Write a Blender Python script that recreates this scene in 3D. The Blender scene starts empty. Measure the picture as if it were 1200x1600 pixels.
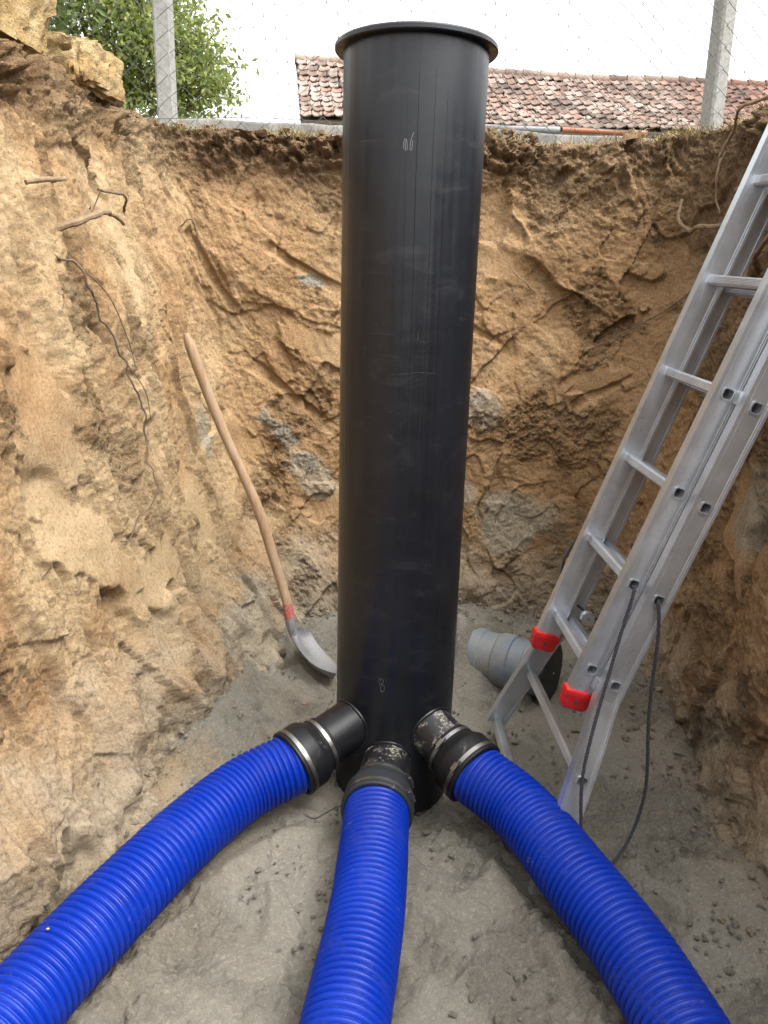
import bpy, bmesh, math, random
import numpy as np
from mathutils import Vector, Matrix, noise as mnoise

rad = math.radians
random.seed(7)
RNG = np.random.default_rng(11)
scene = bpy.context.scene
COL = scene.collection

# ------------------------------------------------------------------ camera
cam_data = bpy.data.cameras.new('camera')
cam = bpy.data.objects.new('camera', cam_data)
COL.objects.link(cam)
cam_data.sensor_width = 36.0
cam_data.lens = 27.0
cam_data.clip_start = 0.02
cam_data.clip_end = 2000.0
cam.matrix_world = (Matrix.Translation((0, 0, 1.6)) @ Matrix.Rotation(rad(90 - 16.1), 4, 'X')
                    @ Matrix.Rotation(rad(1.59), 4, 'Z'))
scene.camera = cam

# ------------------------------------------------------------------ sky, sun, exposure
SUN_EL, SUN_AZ = 57.0, 122.0            # azimuth clockwise from +Y: light comes from the right, a little behind the camera
world = bpy.data.worlds.new('World')
scene.world = world
world.use_nodes = True
wn, wl = world.node_tree.nodes, world.node_tree.links
wn.clear()
w_out = wn.new('ShaderNodeOutputWorld')
w_bg = wn.new('ShaderNodeBackground')
w_hs = wn.new('ShaderNodeHueSaturation')
w_sky = wn.new('ShaderNodeTexSky')
w_sky.sky_type = 'NISHITA'
w_sky.sun_disc = False
w_sky.sun_elevation = rad(SUN_EL)
w_sky.sun_rotation = rad(SUN_AZ)
w_sky.air_density = 1.6
w_sky.dust_density = 4.0
w_sky.ozone_density = 1.0
w_hs.inputs['Saturation'].default_value = 0.06      # overcast: the cloud layer has no blue of its own
w_bg.inputs['Strength'].default_value = 0.15
wl.new(w_sky.outputs[0], w_hs.inputs['Color'])
wl.new(w_hs.outputs[0], w_bg.inputs['Color'])
wl.new(w_bg.outputs[0], w_out.inputs['Surface'])

sun_data = bpy.data.lights.new('sun', 'SUN')
sun_data.energy = 0.95
sun_data.angle = rad(50)
sun_data.color = (1.0, 0.955, 0.88)
sun = bpy.data.objects.new('sun', sun_data)
COL.objects.link(sun)
sun.location = (6, -4, 9)
_d = Vector((math.sin(rad(SUN_AZ)) * math.cos(rad(SUN_EL)), math.cos(rad(SUN_AZ)) * math.cos(rad(SUN_EL)), math.sin(rad(SUN_EL))))
sun.rotation_euler = _d.to_track_quat('Z', 'Y').to_euler()

vs = scene.view_settings
vs.view_transform = 'Standard'
vs.look = 'None'
vs.gamma = 1.0
vs.exposure = 1.85
vs.use_curve_mapping = False
scene.render.film_transparent = False
scene.cycles.max_bounces = 8
scene.cycles.use_denoising = True
scene.cycles.denoiser = 'OPENIMAGEDENOISE'
scene.cycles.denoising_input_passes = 'RGB_ALBEDO_NORMAL'
scene.cycles.denoising_prefilter = 'NONE'

# ------------------------------------------------------------------ numpy noise
def _hash(ix, iy, iz, seed):
    h = (ix.astype(np.uint32) * np.uint32(374761393) + iy.astype(np.uint32) * np.uint32(668265263)
         + iz.astype(np.uint32) * np.uint32(2246822519) + np.uint32((seed * 3266489917) & 0xffffffff))
    h = (h ^ (h >> np.uint32(13))) * np.uint32(1274126177)
    h = (h ^ (h >> np.uint32(16))) * np.uint32(2654435761)
    return h ^ (h >> np.uint32(15))

_G = np.array([[1,1,0],[-1,1,0],[1,-1,0],[-1,-1,0],[1,0,1],[-1,0,1],[1,0,-1],[-1,0,-1],
               [0,1,1],[0,-1,1],[0,1,-1],[0,-1,-1],[1,1,0],[-1,1,0],[0,-1,1],[0,-1,-1]], np.float32)

def perlin(P, seed=0):
    P = P.astype(np.float32)
    F = np.floor(P)
    I = F.astype(np.int32)
    f = P - F
    u = f * f * f * (f * (f * 6 - 15) + 10)
    out = np.zeros(len(P), np.float32)
    for dx in (0, 1):
        wx = u[:, 0] if dx else 1 - u[:, 0]
        for dy in (0, 1):
            wy = u[:, 1] if dy else 1 - u[:, 1]
            for dz in (0, 1):
                wz = u[:, 2] if dz else 1 - u[:, 2]
                g = _G[_hash(I[:, 0] + dx, I[:, 1] + dy, I[:, 2] + dz, seed) & np.uint32(15)]
                out += wx * wy * wz * (g[:, 0] * (f[:, 0] - dx) + g[:, 1] * (f[:, 1] - dy) + g[:, 2] * (f[:, 2] - dz))
    return out

def fbm(P, octaves=4, seed=0, gain=0.5, lac=2.03, ridged=False):
    a, t, s = 1.0, 0.0, np.zeros(len(P), np.float32)
    for o in range(octaves):
        n = perlin(P * (lac ** o) + 17.3 * o, seed + o)
        if ridged:
            n = 0.5 - np.abs(n)
        s += a * n
        t += a
        a *= gain
    return s / t * 1.6

def worley(P, seed=0, tilt=False):
    """F1, F2 distance and, with tilt, a random tilted plane for the nearest cell."""
    P = P.astype(np.float32)
    I = np.floor(P).astype(np.int32)
    n = len(P)
    f1 = np.full(n, 9, np.float32); f2 = np.full(n, 9, np.float32)
    pl = np.zeros(n, np.float32)
    M = np.float32(1 / 4294967295.0)
    for dx in (-1, 0, 1):
        for dy in (-1, 0, 1):
            for dz in (-1, 0, 1):
                cx, cy, cz = I[:, 0] + dx, I[:, 1] + dy, I[:, 2] + dz
                h = _hash(cx, cy, cz, seed)
                h2 = h * np.uint32(2891336453) + np.uint32(12345)
                h2 ^= h2 >> np.uint32(14)
                h3 = h2 * np.uint32(3039394381) + np.uint32(777)
                h3 ^= h3 >> np.uint32(15)
                vx = cx + h * M - P[:, 0]; vy = cy + h2 * M - P[:, 1]; vz = cz + h3 * M - P[:, 2]
                d = np.sqrt(vx * vx + vy * vy + vz * vz)
                near = d < f1
                f2 = np.where(near, f1, np.minimum(f2, d))
                if tilt:
                    h4 = (h3 * np.uint32(1597334677)) ^ (h >> np.uint32(9))
                    g0 = (h4 & np.uint32(1023)).astype(np.float32) / 511.5 - 1
                    g1 = ((h4 >> np.uint32(10)) & np.uint32(1023)).astype(np.float32) / 511.5 - 1
                    g2 = ((h4 >> np.uint32(20)) & np.uint32(1023)).astype(np.float32) / 511.5 - 1
                    pl = np.where(near, g0 * 0.6 - (g1 * vx + g2 * vz + g0 * vy), pl)
                f1 = np.where(near, d, f1)
    return f1, f2, pl

def sstep(a, b, x):
    t = np.clip((x - a) / (b - a), 0, 1)
    return t * t * (3 - 2 * t)

# ------------------------------------------------------------------ the pit's plan: (base x, base y, rim x, rim y, rim z), clockwise from behind left
PLAN = np.array([
    (-1.30, -1.70, -1.75, -2.00, 2.30), (-1.24, -0.60, -1.65, -0.60, 2.32), (-1.18, 0.35, -1.50, 0.35, 2.32),
    (-1.07, 1.05, -1.36, 1.10, 2.30), (-0.95, 1.55, -1.26, 1.75, 2.30), (-0.80, 2.08, -1.17, 2.40, 2.27),
    (-0.66, 2.62, -1.12, 2.95, 2.26), (-0.57, 3.16, -1.12, 3.42, 2.28), (-0.48, 3.50, -1.04, 3.74, 2.28),
    (-0.26, 3.66, -0.68, 3.78, 2.265), (0.08, 3.72, -0.10, 3.79, 2.26), (0.44, 3.76, 0.45, 3.81, 2.295),
    (0.76, 3.75, 0.93, 3.87, 2.24), (1.02, 3.58, 1.38, 3.82, 2.29), (1.14, 3.12, 1.52, 3.42, 2.33),
    (1.15, 2.67, 1.40, 2.80, 2.34), (1.13, 2.27, 1.30, 2.30, 2.34), (1.11, 1.85, 1.28, 1.80, 2.34),
    (1.12, 1.20, 1.32, 1.20, 2.33), (1.20, 0.30, 1.46, 0.30, 2.32), (1.28, -0.70, 1.60, -0.70, 2.30),
    (1.25, -1.70, 1.70, -2.00, 2.30), (0.50, -2.10, 0.60, -2.60, 2.30), (-0.55, -2.10, -0.65, -2.60, 2.30)], float)
NP = len(PLAN)

def crom(A, u):
    """closed Catmull-Rom through the rows of A"""
    i = np.floor(u).astype(int); t = (u - i)[:, None]
    p0, p1, p2, p3 = (A[(i + k) % len(A)] for k in (-1, 0, 1, 2))
    return 0.5 * (2 * p1 + (p2 - p0) * t + (2 * p0 - 5 * p1 + 4 * p2 - p3) * t ** 2 + (3 * p1 - p0 - 3 * p2 + p3) * t ** 3)

_uu = np.linspace(0, NP, 4801)
_mid = crom(PLAN, _uu)
_midxy = 0.5 * (_mid[:, :2] + _mid[:, 2:4])
_ss = np.concatenate([[0], np.cumsum(np.linalg.norm(np.diff(_midxy, axis=0), axis=1))])
S_TOTAL = _ss[-1]
ZB = -0.22                                           # the wall sheet starts under the floor

def wall_base(s, z):
    """smooth wall surface: position (n,3), inward unit normal (n,3); z may exceed the rim: the sheet then folds outward"""
    u = np.interp(s % S_TOTAL, _ss, _uu) % NP
    C = crom(PLAN, u)
    du = 0.01
    C2 = crom(PLAN, (u + du) % NP)
    H = C[:, 4]
    t = np.clip(z / H, -0.1, 1.0)
    g = np.where(t < 0, t, t ** 0.85)[:, None]
    xy = C[:, :2] * (1 - g) + C[:, 2:4] * g
    xy2 = C2[:, :2] * (1 - g) + C2[:, 2:4] * g
    T = xy2 - xy
    T /= np.linalg.norm(T, axis=1)[:, None]
    n = np.stack([T[:, 1], -T[:, 0]], 1)              # clockwise walk: right hand side is inside
    lean = np.einsum('ij,ij->i', C[:, 2:4] - C[:, :2], -n) / H
    over = np.maximum(z - H, 0)                       # metres past the rim, laid down outward
    xy = xy - n * (over * 0.97)[:, None]
    zz = np.minimum(z, H) - over * 0.03
    N = np.stack([n[:, 0], n[:, 1], lean], 1)
    N /= np.linalg.norm(N, axis=1)[:, None]
    return np.concatenate([xy, zz[:, None]], 1), N, H
#---PITEND---

# ------------------------------------------------------------------ object helpers
def link(o, parent=None):
    COL.objects.link(o)
    if parent is not None:
        o.parent = parent
    return o

def tag(o, label=None, cat=None, group=None, kind=None):
    if label: o['label'] = label
    if cat: o['category'] = cat
    if group: o['group'] = group
    if kind: o['kind'] = kind
    return o

def thing(name, label, cat, loc=(0, 0, 0), group=None):
    o = bpy.data.objects.new(name, None)
    o.empty_display_size = 0.1
    link(o)
    o.location = loc
    return tag(o, label, cat, group)

class MB:
    """collects shapes into one mesh"""
    def __init__(self):
        self.v, self.f = [], []
    def add(self, vs_, fs_):
        b = len(self.v)
        self.v.extend([tuple(map(float, p)) for p in vs_])
        self.f.extend([tuple(b + i for i in f) for f in fs_])
    def box(self, c, x, y, z):
        c, x, y, z = map(Vector, (c, x, y, z))
        vs_ = [c + x * i + y * j + z * k for i in (-1, 1) for j in (-1, 1) for k in (-1, 1)]
        self.add(vs_, [(0, 1, 3, 2), (4, 6, 7, 5), (0, 4, 5, 1), (2, 3, 7, 6), (0, 2, 6, 4), (1, 5, 7, 3)])
    def tube(self, pts, radii, n=10, cap=True, squash=None):
        pts = [Vector(p) for p in pts]
        if not hasattr(radii, '__len__'):
            radii = [radii] * len(pts)
        T = [(pts[min(i + 1, len(pts) - 1)] - pts[max(i - 1, 0)]).normalized() for i in range(len(pts))]
        a = T[0].orthogonal().normalized()
        vs_, fs_ = [], []
        for i, p in enumerate(pts):
            a = (a - T[i] * a.dot(T[i])).normalized()
            b = T[i].cross(a)
            for k in range(n):
                q = 2 * math.pi * k / n
                vs_.append(p + (a * math.cos(q) + b * math.sin(q)) * radii[i])
        for i in range(len(pts) - 1):
            for k in range(n):
                fs_.append((i * n + k, i * n + (k + 1) % n, (i + 1) * n + (k + 1) % n, (i + 1) * n + k))
        if cap:
            fs_.append(tuple(reversed(range(n))))
            fs_.append(tuple((len(pts) - 1) * n + k for k in range(n)))
        self.add(vs_, fs_)
    def lathe(self, profile, n=64, M=None, closed=False):
        """profile of (radius, height) about +Z, placed by the matrix M"""
        M = M or Matrix.Identity(4)
        vs_, fs_ = [], []
        for r, h in profile:
            for k in range(n):
                q = 2 * math.pi * k / n
                vs_.append(M @ Vector((r * math.cos(q), r * math.sin(q), h)))
        m = len(profile)
        for i in range(m if closed else m - 1):
            j = (i + 1) % m
            for k in range(n):
                fs_.append((i * n + k, i * n + (k + 1) % n, j * n + (k + 1) % n, j * n + k))
        self.add(vs_, fs_)
    def disc(self, r, h, n=64, M=None, up=True):
        M = M or Matrix.Identity(4)
        vs_ = [M @ Vector((r * math.cos(2 * math.pi * k / n), r * math.sin(2 * math.pi * k / n), h)) for k in range(n)]
        self.add(vs_, [tuple(range(n)) if up else tuple(reversed(range(n)))])
    def build(self, name, mat, parent=None, smooth=True, angle=40, bevel=0.0, fix=True):
        me = bpy.data.meshes.new(name)
        me.from_pydata(self.v, [], self.f)
        bm = bmesh.new(); bm.from_mesh(me)
        if fix:
            bmesh.ops.recalc_face_normals(bm, faces=bm.faces)
        if bevel:
            bmesh.ops.bevel(bm, geom=[e for e in bm.edges if e.is_manifold and e.calc_face_angle(0) > 0.6], offset=bevel, segments=2, affect='EDGES', profile=0.6)
        bm.to_mesh(me); bm.free()
        me.materials.append(mat)
        if smooth:
            me.shade_smooth()
            me.set_sharp_from_angle(angle=rad(angle))
        o = bpy.data.objects.new(name, me)
        return link(o, parent)

def np_mesh(name, V, Fq, mat, parent=None, smooth=True, attrs=None):
    """big mesh from arrays; faces all quads or all triangles"""
    me = bpy.data.meshes.new(name)
    k = Fq.shape[1]
    me.vertices.add(len(V)); me.vertices.foreach_set('co', V.astype(np.float32).ravel())
    me.loops.add(Fq.size); me.loops.foreach_set('vertex_index', Fq.astype(np.int32).ravel())
    me.polygons.add(len(Fq))
    me.polygons.foreach_set('loop_start', np.arange(0, Fq.size, k, dtype=np.int32))
    me.polygons.foreach_set('loop_total', np.full(len(Fq), k, np.int32))
    me.polygons.foreach_set('use_smooth', np.full(len(Fq), smooth, bool))
    me.update(calc_edges=True)
    for an, av in (attrs or {}).items():
        at = me.attributes.new(an, 'FLOAT', 'POINT')
        at.data.foreach_set('value', av.astype(np.float32))
    me.materials.append(mat)
    me.validate()
    o = bpy.data.objects.new(name, me)
    return link(o, parent)

def spline(pts, n):
    """open Catmull-Rom through pts, n samples"""
    P = np.array(pts, float)
    P = np.concatenate([[2 * P[0] - P[1]], P, [2 * P[-1] - P[-2]]])
    u = np.linspace(0, len(pts) - 1 - 1e-6, n)
    i = np.floor(u).astype(int); t = (u - i)[:, None]
    p0, p1, p2, p3 = P[i], P[i + 1], P[i + 2], P[i + 3]
    return 0.5 * (2 * p1 + (p2 - p0) * t + (2 * p0 - 5 * p1 + 4 * p2 - p3) * t ** 2 + (3 * p1 - p0 - 3 * p2 + p3) * t ** 3)

def even_spline(pts, n):
    P = spline(pts, 800)
    d = np.concatenate([[0], np.cumsum(np.linalg.norm(np.diff(P, axis=0), axis=1))])
    q = np.linspace(0, d[-1], n)
    return np.stack([np.interp(q, d, P[:, k]) for k in range(3)], 1), d[-1]

# ------------------------------------------------------------------ materials
class NT:
    def __init__(self, name):
        self.m = bpy.data.materials.new(name)
        self.m.use_nodes = True
        self.n, self.l = self.m.node_tree.nodes, self.m.node_tree.links
        self.p = self.n['Principled BSDF']
    def node(self, kind, **kw):
        nd = self.n.new(kind)
        for k, v in kw.items():
            setattr(nd, k, v)
        return nd
    def coords(self, out='Object'):
        return self.node('ShaderNodeTexCoord').outputs[out]
    def mapped(self, vec, scale=(1, 1, 1), rot=(0, 0, 0)):
        m = self.node('ShaderNodeMapping')
        m.inputs['Scale'].default_value = scale
        m.inputs['Rotation'].default_value = rot
        self.l.new(vec, m.inputs['Vector'])
        return m.outputs[0]
    def noise(self, vec, scale, detail=4, rough=0.55, dist=0.0):
        t = self.node('ShaderNodeTexNoise')
        t.inputs['Scale'].default_value = scale
        t.inputs['Detail'].default_value = detail
        t.inputs['Roughness'].default_value = rough
        t.inputs['Distortion'].default_value = dist
        self.l.new(vec, t.inputs['Vector'])
        return t.outputs['Fac']
    def voronoi(self, vec, scale, feature='F1', out='Distance'):
        t = self.node('ShaderNodeTexVoronoi', feature=feature)
        t.inputs['Scale'].default_value = scale
        self.l.new(vec, t.inputs['Vector'])
        return t.outputs[out]
    def ramp(self, fac, stops):
        r = self.node('ShaderNodeValToRGB')
        e = r.color_ramp.elements
        while len(e) < len(stops):
            e.new(0.5)
        for el, (p, c) in zip(e, stops):
            el.position = p
            el.color = (*c, 1) if hasattr(c, '__len__') else (c, c, c, 1)
        self.l.new(fac, r.inputs['Fac'])
        return r.outputs['Color']
    def mix(self, fac, a, b, blend='MIX'):
        m = self.node('ShaderNodeMix', data_type='RGBA', blend_type=blend)
        for sock, v in ((m.inputs[0], fac), (m.inputs[6], a), (m.inputs[7], b)):
            if hasattr(v, 'is_linked'):
                self.l.new(v, sock)
            elif hasattr(v, '__len__'):
                sock.default_value = (*v, 1)
            else:
                sock.default_value = v
        return m.outputs[2]
    def math(self, op, a, b=0.0):
        m = self.node('ShaderNodeMath', operation=op)
        for sock, v in ((m.inputs[0], a), (m.inputs[1], b)):
            if hasattr(v, 'is_linked'):
                self.l.new(v, sock)
            else:
                sock.default_value = v
        return m.outputs[0]
    def attr(self, name):
        return self.node('ShaderNodeAttribute', attribute_name=name).outputs['Fac']
    def bump(self, h, strength=0.3, dist=0.01, prev=None):
        b = self.node('ShaderNodeBump')
        b.inputs['Strength'].default_value = strength
        b.inputs['Distance'].default_value = dist
        self.l.new(h, b.inputs['Height'])
        if prev is not None:
            self.l.new(prev, b.inputs['Normal'])
        return b.outputs[0]
    def done(self, color=None, rough=None, metal=None, normal=None, spec=None):
        for nm, v in (('Base Color', color), ('Roughness', rough), ('Metallic', metal), ('Normal', normal), ('Specular IOR Level', spec)):
            if v is None:
                continue
            s = self.p.inputs[nm]
            if hasattr(v, 'is_linked'):
                self.l.new(v, s)
            elif hasattr(v, '__len__'):
                s.default_value = (*v, 1)
            else:
                s.default_value = v
        return self.m

def soil_material(name, floor=False):
    t = NT(name)
    c = t.coords('Object')
    big = t.noise(c, 2.2, 5, 0.6, 0.4)
    med = t.noise(c, 11, 6, 0.65, 0.2)
    fine = t.noise(c, 95, 5, 0.7)
    if floor:
        col = t.ramp(big, [(0.25, (0.176, 0.168, 0.145)), (0.5, (0.203, 0.194, 0.167)), (0.78, (0.228, 0.217, 0.188))])
        tan = t.ramp(med, [(0.3, (0.24, 0.172, 0.10)), (0.7, (0.32, 0.235, 0.14))])
        col = t.mix(t.attr('tan'), col, tan)
    else:
        col = t.ramp(big, [(0.25, (0.272, 0.157, 0.074)), (0.5, (0.348, 0.213, 0.105)), (0.75, (0.402, 0.266, 0.14))])
        col = t.mix(t.ramp(med, [(0.32, 0.45), (0.55, 0.0)]), col, (0.245, 0.138, 0.055))
        pale = t.ramp(med, [(0.3, (0.41, 0.296, 0.163)), (0.7, (0.49, 0.375, 0.225))])
        col = t.mix(t.attr('pale'), col, pale)
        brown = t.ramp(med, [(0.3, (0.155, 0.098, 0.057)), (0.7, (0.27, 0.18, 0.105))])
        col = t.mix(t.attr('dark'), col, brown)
        grey = t.ramp(med, [(0.3, (0.27, 0.235, 0.175)), (0.7, (0.37, 0.33, 0.26))])
        col = t.mix(t.attr('grey'), col, grey)
        white = t.ramp(med, [(0.3, (0.34, 0.305, 0.245)), (0.7, (0.50, 0.465, 0.395))])
        col = t.mix(t.attr('white'), col, white)
    col = t.mix(t.ramp(fine, [(0.36, 0.28 if floor else 0.50), (0.50, 0.0)]), col, (0.13, 0.085, 0.045) if not floor else (0.12, 0.10, 0.07))  # dark speckle: soil mottling plus crevice shade painted into the colour
    col = t.mix(t.ramp(fine, [(0.54, 0.0), (0.68, 0.32)]), col, (0.50, 0.43, 0.31))
    grain = t.noise(c, 330, 3, 0.7)
    col = t.mix(t.ramp(grain, [(0.36, 0.30), (0.52, 0.0)]), col, (0.16, 0.105, 0.055))  # pits between grains darkened in the colour, as their shade would be
    col = t.mix(t.ramp(grain, [(0.56, 0.0), (0.70, 0.22)]), col, (0.60, 0.50, 0.34))
    crumb = t.noise(c, 72, 8, 0.78, 0.3)
    cr = t.attr('crumb')
    lumps = t.voronoi(t.mapped(c, (1, 1, 1)), 75)
    n0 = t.bump(lumps, 0.5, -0.010)
    b0 = t.n[-1]
    t.l.new(t.math('MULTIPLY', cr, 0.75), b0.inputs['Strength'])
    n1 = t.bump(crumb, 0.8, 0.028, n0)
    b1 = t.n[-1]
    t.l.new(t.math('ADD', t.math('MULTIPLY', cr, 0.6), 0.40), b1.inputs['Strength'])
    n2 = t.bump(grain, 0.55, 0.0035, n1)
    return t.done(col, 0.92, normal=n2, spec=0.18)

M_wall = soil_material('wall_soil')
M_floor = soil_material('floor_sand', True)

def simple(name, col, rough, metal=0.0, var=0.12, nscale=25, bump=0.0, bscale=120, spec=None):
    t = NT(name)
    c = t.coords('Object')
    n = t.noise(c, nscale, 6, 0.6)
    lo = tuple(x * (1 - var) for x in col); hi = tuple(min(1, x * (1 + var)) for x in col)
    colr = t.ramp(n, [(0.3, lo), (0.7, hi)])
    r = t.ramp(t.noise(c, nscale * 2.3, 5, 0.65), [(0.3, max(0, rough - 0.08)), (0.7, min(1, rough + 0.1))])
    nm = t.bump(t.noise(c, bscale, 5, 0.65), bump, 0.004) if bump else None
    return t.done(colr, r, metal, nm, spec)

def hdpe_material():
    t = NT('black_polyethylene')
    c = t.coords('Object')
    streak = t.noise(t.mapped(c, (60, 60, 0.8)), 1.0, 4, 0.6)
    scuff = t.noise(t.mapped(c, (7, 7, 16)), 1.0, 6, 0.75, 0.6)
    scratch = t.noise(t.mapped(c, (5, 5, 190)), 1.0, 3, 0.6, 0.3)
    cloud = t.noise(c, 3.0, 5, 0.6)
    col = t.ramp(cloud, [(0.3, (0.0045, 0.0055, 0.008)), (0.7, (0.009, 0.0105, 0.0145))])
    col = t.mix(t.ramp(scuff, [(0.54, 0.0), (0.72, 0.17)]), col, (0.07, 0.07, 0.072))
    col = t.mix(t.ramp(scratch, [(0.68, 0.0), (0.74, 0.22)]), col, (0.13, 0.125, 0.12))
    r = t.ramp(t.mix(0.5, streak, scuff), [(0.35, 0.26), (0.65, 0.46)])
    n = t.bump(streak, 0.10, 0.004)
    n = t.bump(scuff, 0.05, 0.003, n)
    return t.done(col, r, 0.0, n, 0.42)

def dusty(name, col, rough, dust, lo, hi, scale=14, spec=0.5):
    """plastic or rubber with sand dust lying on it in patches"""
    t = NT(name)
    c = t.coords('Object')
    d = t.noise(c, scale, 7, 0.75, 0.5)
    fine = t.noise(c, 130, 4, 0.7)
    m = t.math('MULTIPLY', t.ramp(d, [(lo, 0.0), (hi, 1.0)]), t.ramp(fine, [(0.42, 0.0), (0.6, 1.0)]))
    colr = t.mix(m, col, dust)
    r = t.mix(m, (rough,) * 3, (0.9,) * 3)
    n = t.bump(fine, 0.06, 0.002)
    return t.done(colr, r, 0.0, n, spec)

M_hdpe = hdpe_material()
M_stub = dusty('dusty_black_polyethylene', (0.012, 0.012, 0.014), 0.34, (0.36, 0.34, 0.30), 0.50, 0.60, 15)
M_stubclean = dusty('black_polyethylene_stub', (0.006, 0.006, 0.008), 0.45, (0.24, 0.22, 0.19), 0.60, 0.74, 12, 0.35)
M_rubber = dusty('grey_black_rubber', (0.020, 0.023, 0.028), 0.48, (0.38, 0.35, 0.29), 0.60, 0.78, 12)
M_rubberblack = dusty('black_rubber', (0.006, 0.0065, 0.008), 0.50, (0.26, 0.24, 0.20), 0.58, 0.76, 13, 0.35)
def hose_material():
    t = NT('blue_corrugated_plastic')
    c = t.coords('Object')
    val = t.attr('valley')
    d = t.noise(c, 7, 7, 0.75, 0.6)
    fine = t.noise(c, 150, 4, 0.7)
    tone = t.noise(c, 4, 4, 0.6)
    col = t.ramp(tone, [(0.3, (0.0004, 0.019, 0.25)), (0.7, (0.0006, 0.028, 0.33))])
    mud = t.math('MULTIPLY', t.ramp(d, [(0.50, 0.0), (0.66, 0.55)]), t.math('MULTIPLY', val, t.ramp(fine, [(0.40, 0.0), (0.62, 1.0)])))
    scuff = t.math('MULTIPLY', t.ramp(t.noise(c, 11, 6, 0.75, 0.8), [(0.62, 0.0), (0.74, 0.8)]), t.math('MULTIPLY', t.math('SUBTRACT', 1.0, val), t.ramp(fine, [(0.46, 0.0), (0.60, 1.0)])))
    col = t.mix(mud, col, (0.20, 0.18, 0.14))
    col = t.mix(scuff, col, (0.30, 0.33, 0.42))
    film = t.ramp(t.noise(c, 2.6, 6, 0.7), [(0.50, 0.0), (0.80, 0.05)])
    col = t.mix(film, col, (0.24, 0.23, 0.22))
    r = t.ramp(tone, [(0.3, 0.36), (0.7, 0.52)])
    return t.done(col, r, 0, t.bump(fine, 0.05, 0.002), 0.26)
M_blue = hose_material()
M_steel = simple('clamp_steel', (0.24, 0.235, 0.23), 0.42, 1.0, 0.15, 40)
M_alu = None
M_red = dusty('red_plastic', (0.55, 0.015, 0.018), 0.42, (0.55, 0.40, 0.33), 0.60, 0.80, 18)
M_rope = simple('dark_rope', (0.035, 0.036, 0.042), 0.85, 0, 0.3, 200, 0.4, 500)
M_greypipe = dusty('grey_pvc', (0.15, 0.185, 0.22), 0.45, (0.26, 0.235, 0.18), 0.42, 0.56, 8)
M_black = simple('black_cap_plastic', (0.012, 0.012, 0.013), 0.5, 0, 0.3, 20)
M_root = simple('root_bark', (0.20, 0.135, 0.08), 0.9, 0, 0.35, 60, 0.5, 200)
M_rootdark = simple('dark_root_bark', (0.12, 0.082, 0.055), 0.9, 0, 0.35, 60, 0.5, 200)
M_stone = None
M_conc = simple('weathered_concrete', (0.36, 0.345, 0.315), 0.9, 0, 0.28, 22, 0.5, 90)
M_concpale = simple('pale_post_concrete', (0.27, 0.265, 0.25), 0.9, 0, 0.25, 60, 0.5, 140)
M_wire = simple('galvanised_wire', (0.085, 0.09, 0.08), 0.6, 0.4, 0.2, 30)
M_bark = simple('tree_bark', (0.10, 0.075, 0.05), 0.95, 0, 0.3, 15, 0.6, 40)

def alu_material():
    t = NT('worn_aluminium')
    c = t.coords('Object')
    sm = t.noise(c, 9, 6, 0.7, 0.4)
    br = t.noise(t.mapped(c, (25, 25, 260)), 1.0, 3, 0.6)
    dirt = t.noise(c, 55, 5, 0.75)
    col = t.ramp(sm, [(0.3, (0.47, 0.50, 0.54)), (0.7, (0.62, 0.65, 0.69))])
    dm = t.ramp(dirt, [(0.60, 0.0), (0.74, 0.5)])
    col = t.mix(dm, col, (0.26, 0.22, 0.17))
    r = t.mix(dm, t.ramp(sm, [(0.3, 0.26), (0.7, 0.42)]), (0.8, 0.8, 0.8))
    metal = t.ramp(dirt, [(0.60, 0.72), (0.74, 0.35)])
    return t.done(col, r, metal, t.bump(br, 0.05, 0.002), 0.5)
M_alu = alu_material()

def stone_material():
    t = NT('yellow_sandstone')
    c = t.coords('Object')
    n = t.noise(c, 7, 7, 0.65, 0.5)
    s = t.noise(c, 40, 5, 0.7)
    col = t.ramp(n, [(0.30, (0.24, 0.135, 0.05)), (0.47, (0.36, 0.25, 0.115)), (0.7, (0.45, 0.36, 0.215))])
    col = t.mix(t.ramp(s, [(0.3, 0.35), (0.5, 0.0)]), col, (0.22, 0.16, 0.09))
    col = t.mix(t.ramp(t.noise(c, 190, 3, 0.7), [(0.36, 0.4), (0.52, 0.0)]), col, (0.16, 0.10, 0.045))
    return t.done(col, 0.92, 0, t.bump(s, 0.9, 0.02), 0.15)
M_stone = stone_material()

def wood_material():
    t = NT('worn_wood_handle')
    c = t.coords('Object')
    g = t.noise(t.mapped(c, (60, 60, 4)), 1.0, 5, 0.6, 0.6)
    d = t.noise(c, 9, 5, 0.65)
    col = t.ramp(g, [(0.3, (0.25, 0.155, 0.085)), (0.7, (0.40, 0.27, 0.165))])
    col = t.mix(t.ramp(d, [(0.45, 0.0), (0.7, 0.4)]), col, (0.37, 0.30, 0.22))
    return t.done(col, 0.62, 0, t.bump(g, 0.15, 0.002), 0.3)
M_wood = wood_material()

# ------------------------------------------------------------------ pit wall (the dug soil face)
def seg_dist(s, z, a, b):
    a = np.array(a); b = np.array(b)
    ab = b - a
    t = np.clip(((s - a[0]) * ab[0] + (z - a[1]) * ab[1]) / (ab @ ab), 0, 1)
    return np.hypot(s - a[0] - t * ab[0], z - a[1] - t * ab[1]), t

def ell(s, z, s0, z0, a, b, ang=0.0):
    c_, s_ = math.cos(ang), math.sin(ang)
    x = (s - s0) * c_ + (z - z0) * s_
    y = -(s - s0) * s_ + (z - z0) * c_
    return np.sqrt((x / a) ** 2 + (y / b) ** 2)

# stretches of the wall by arc length: behind / left / back / right are set by the plan rows
def s_of(row):
    return float(np.interp(row, _uu, _ss))
S_L0, S_LC, S_B0, S_B1, S_RC, S_R1 = s_of(3), s_of(8), s_of(8.6), s_of(12), s_of(13.3), s_of(18)

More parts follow.
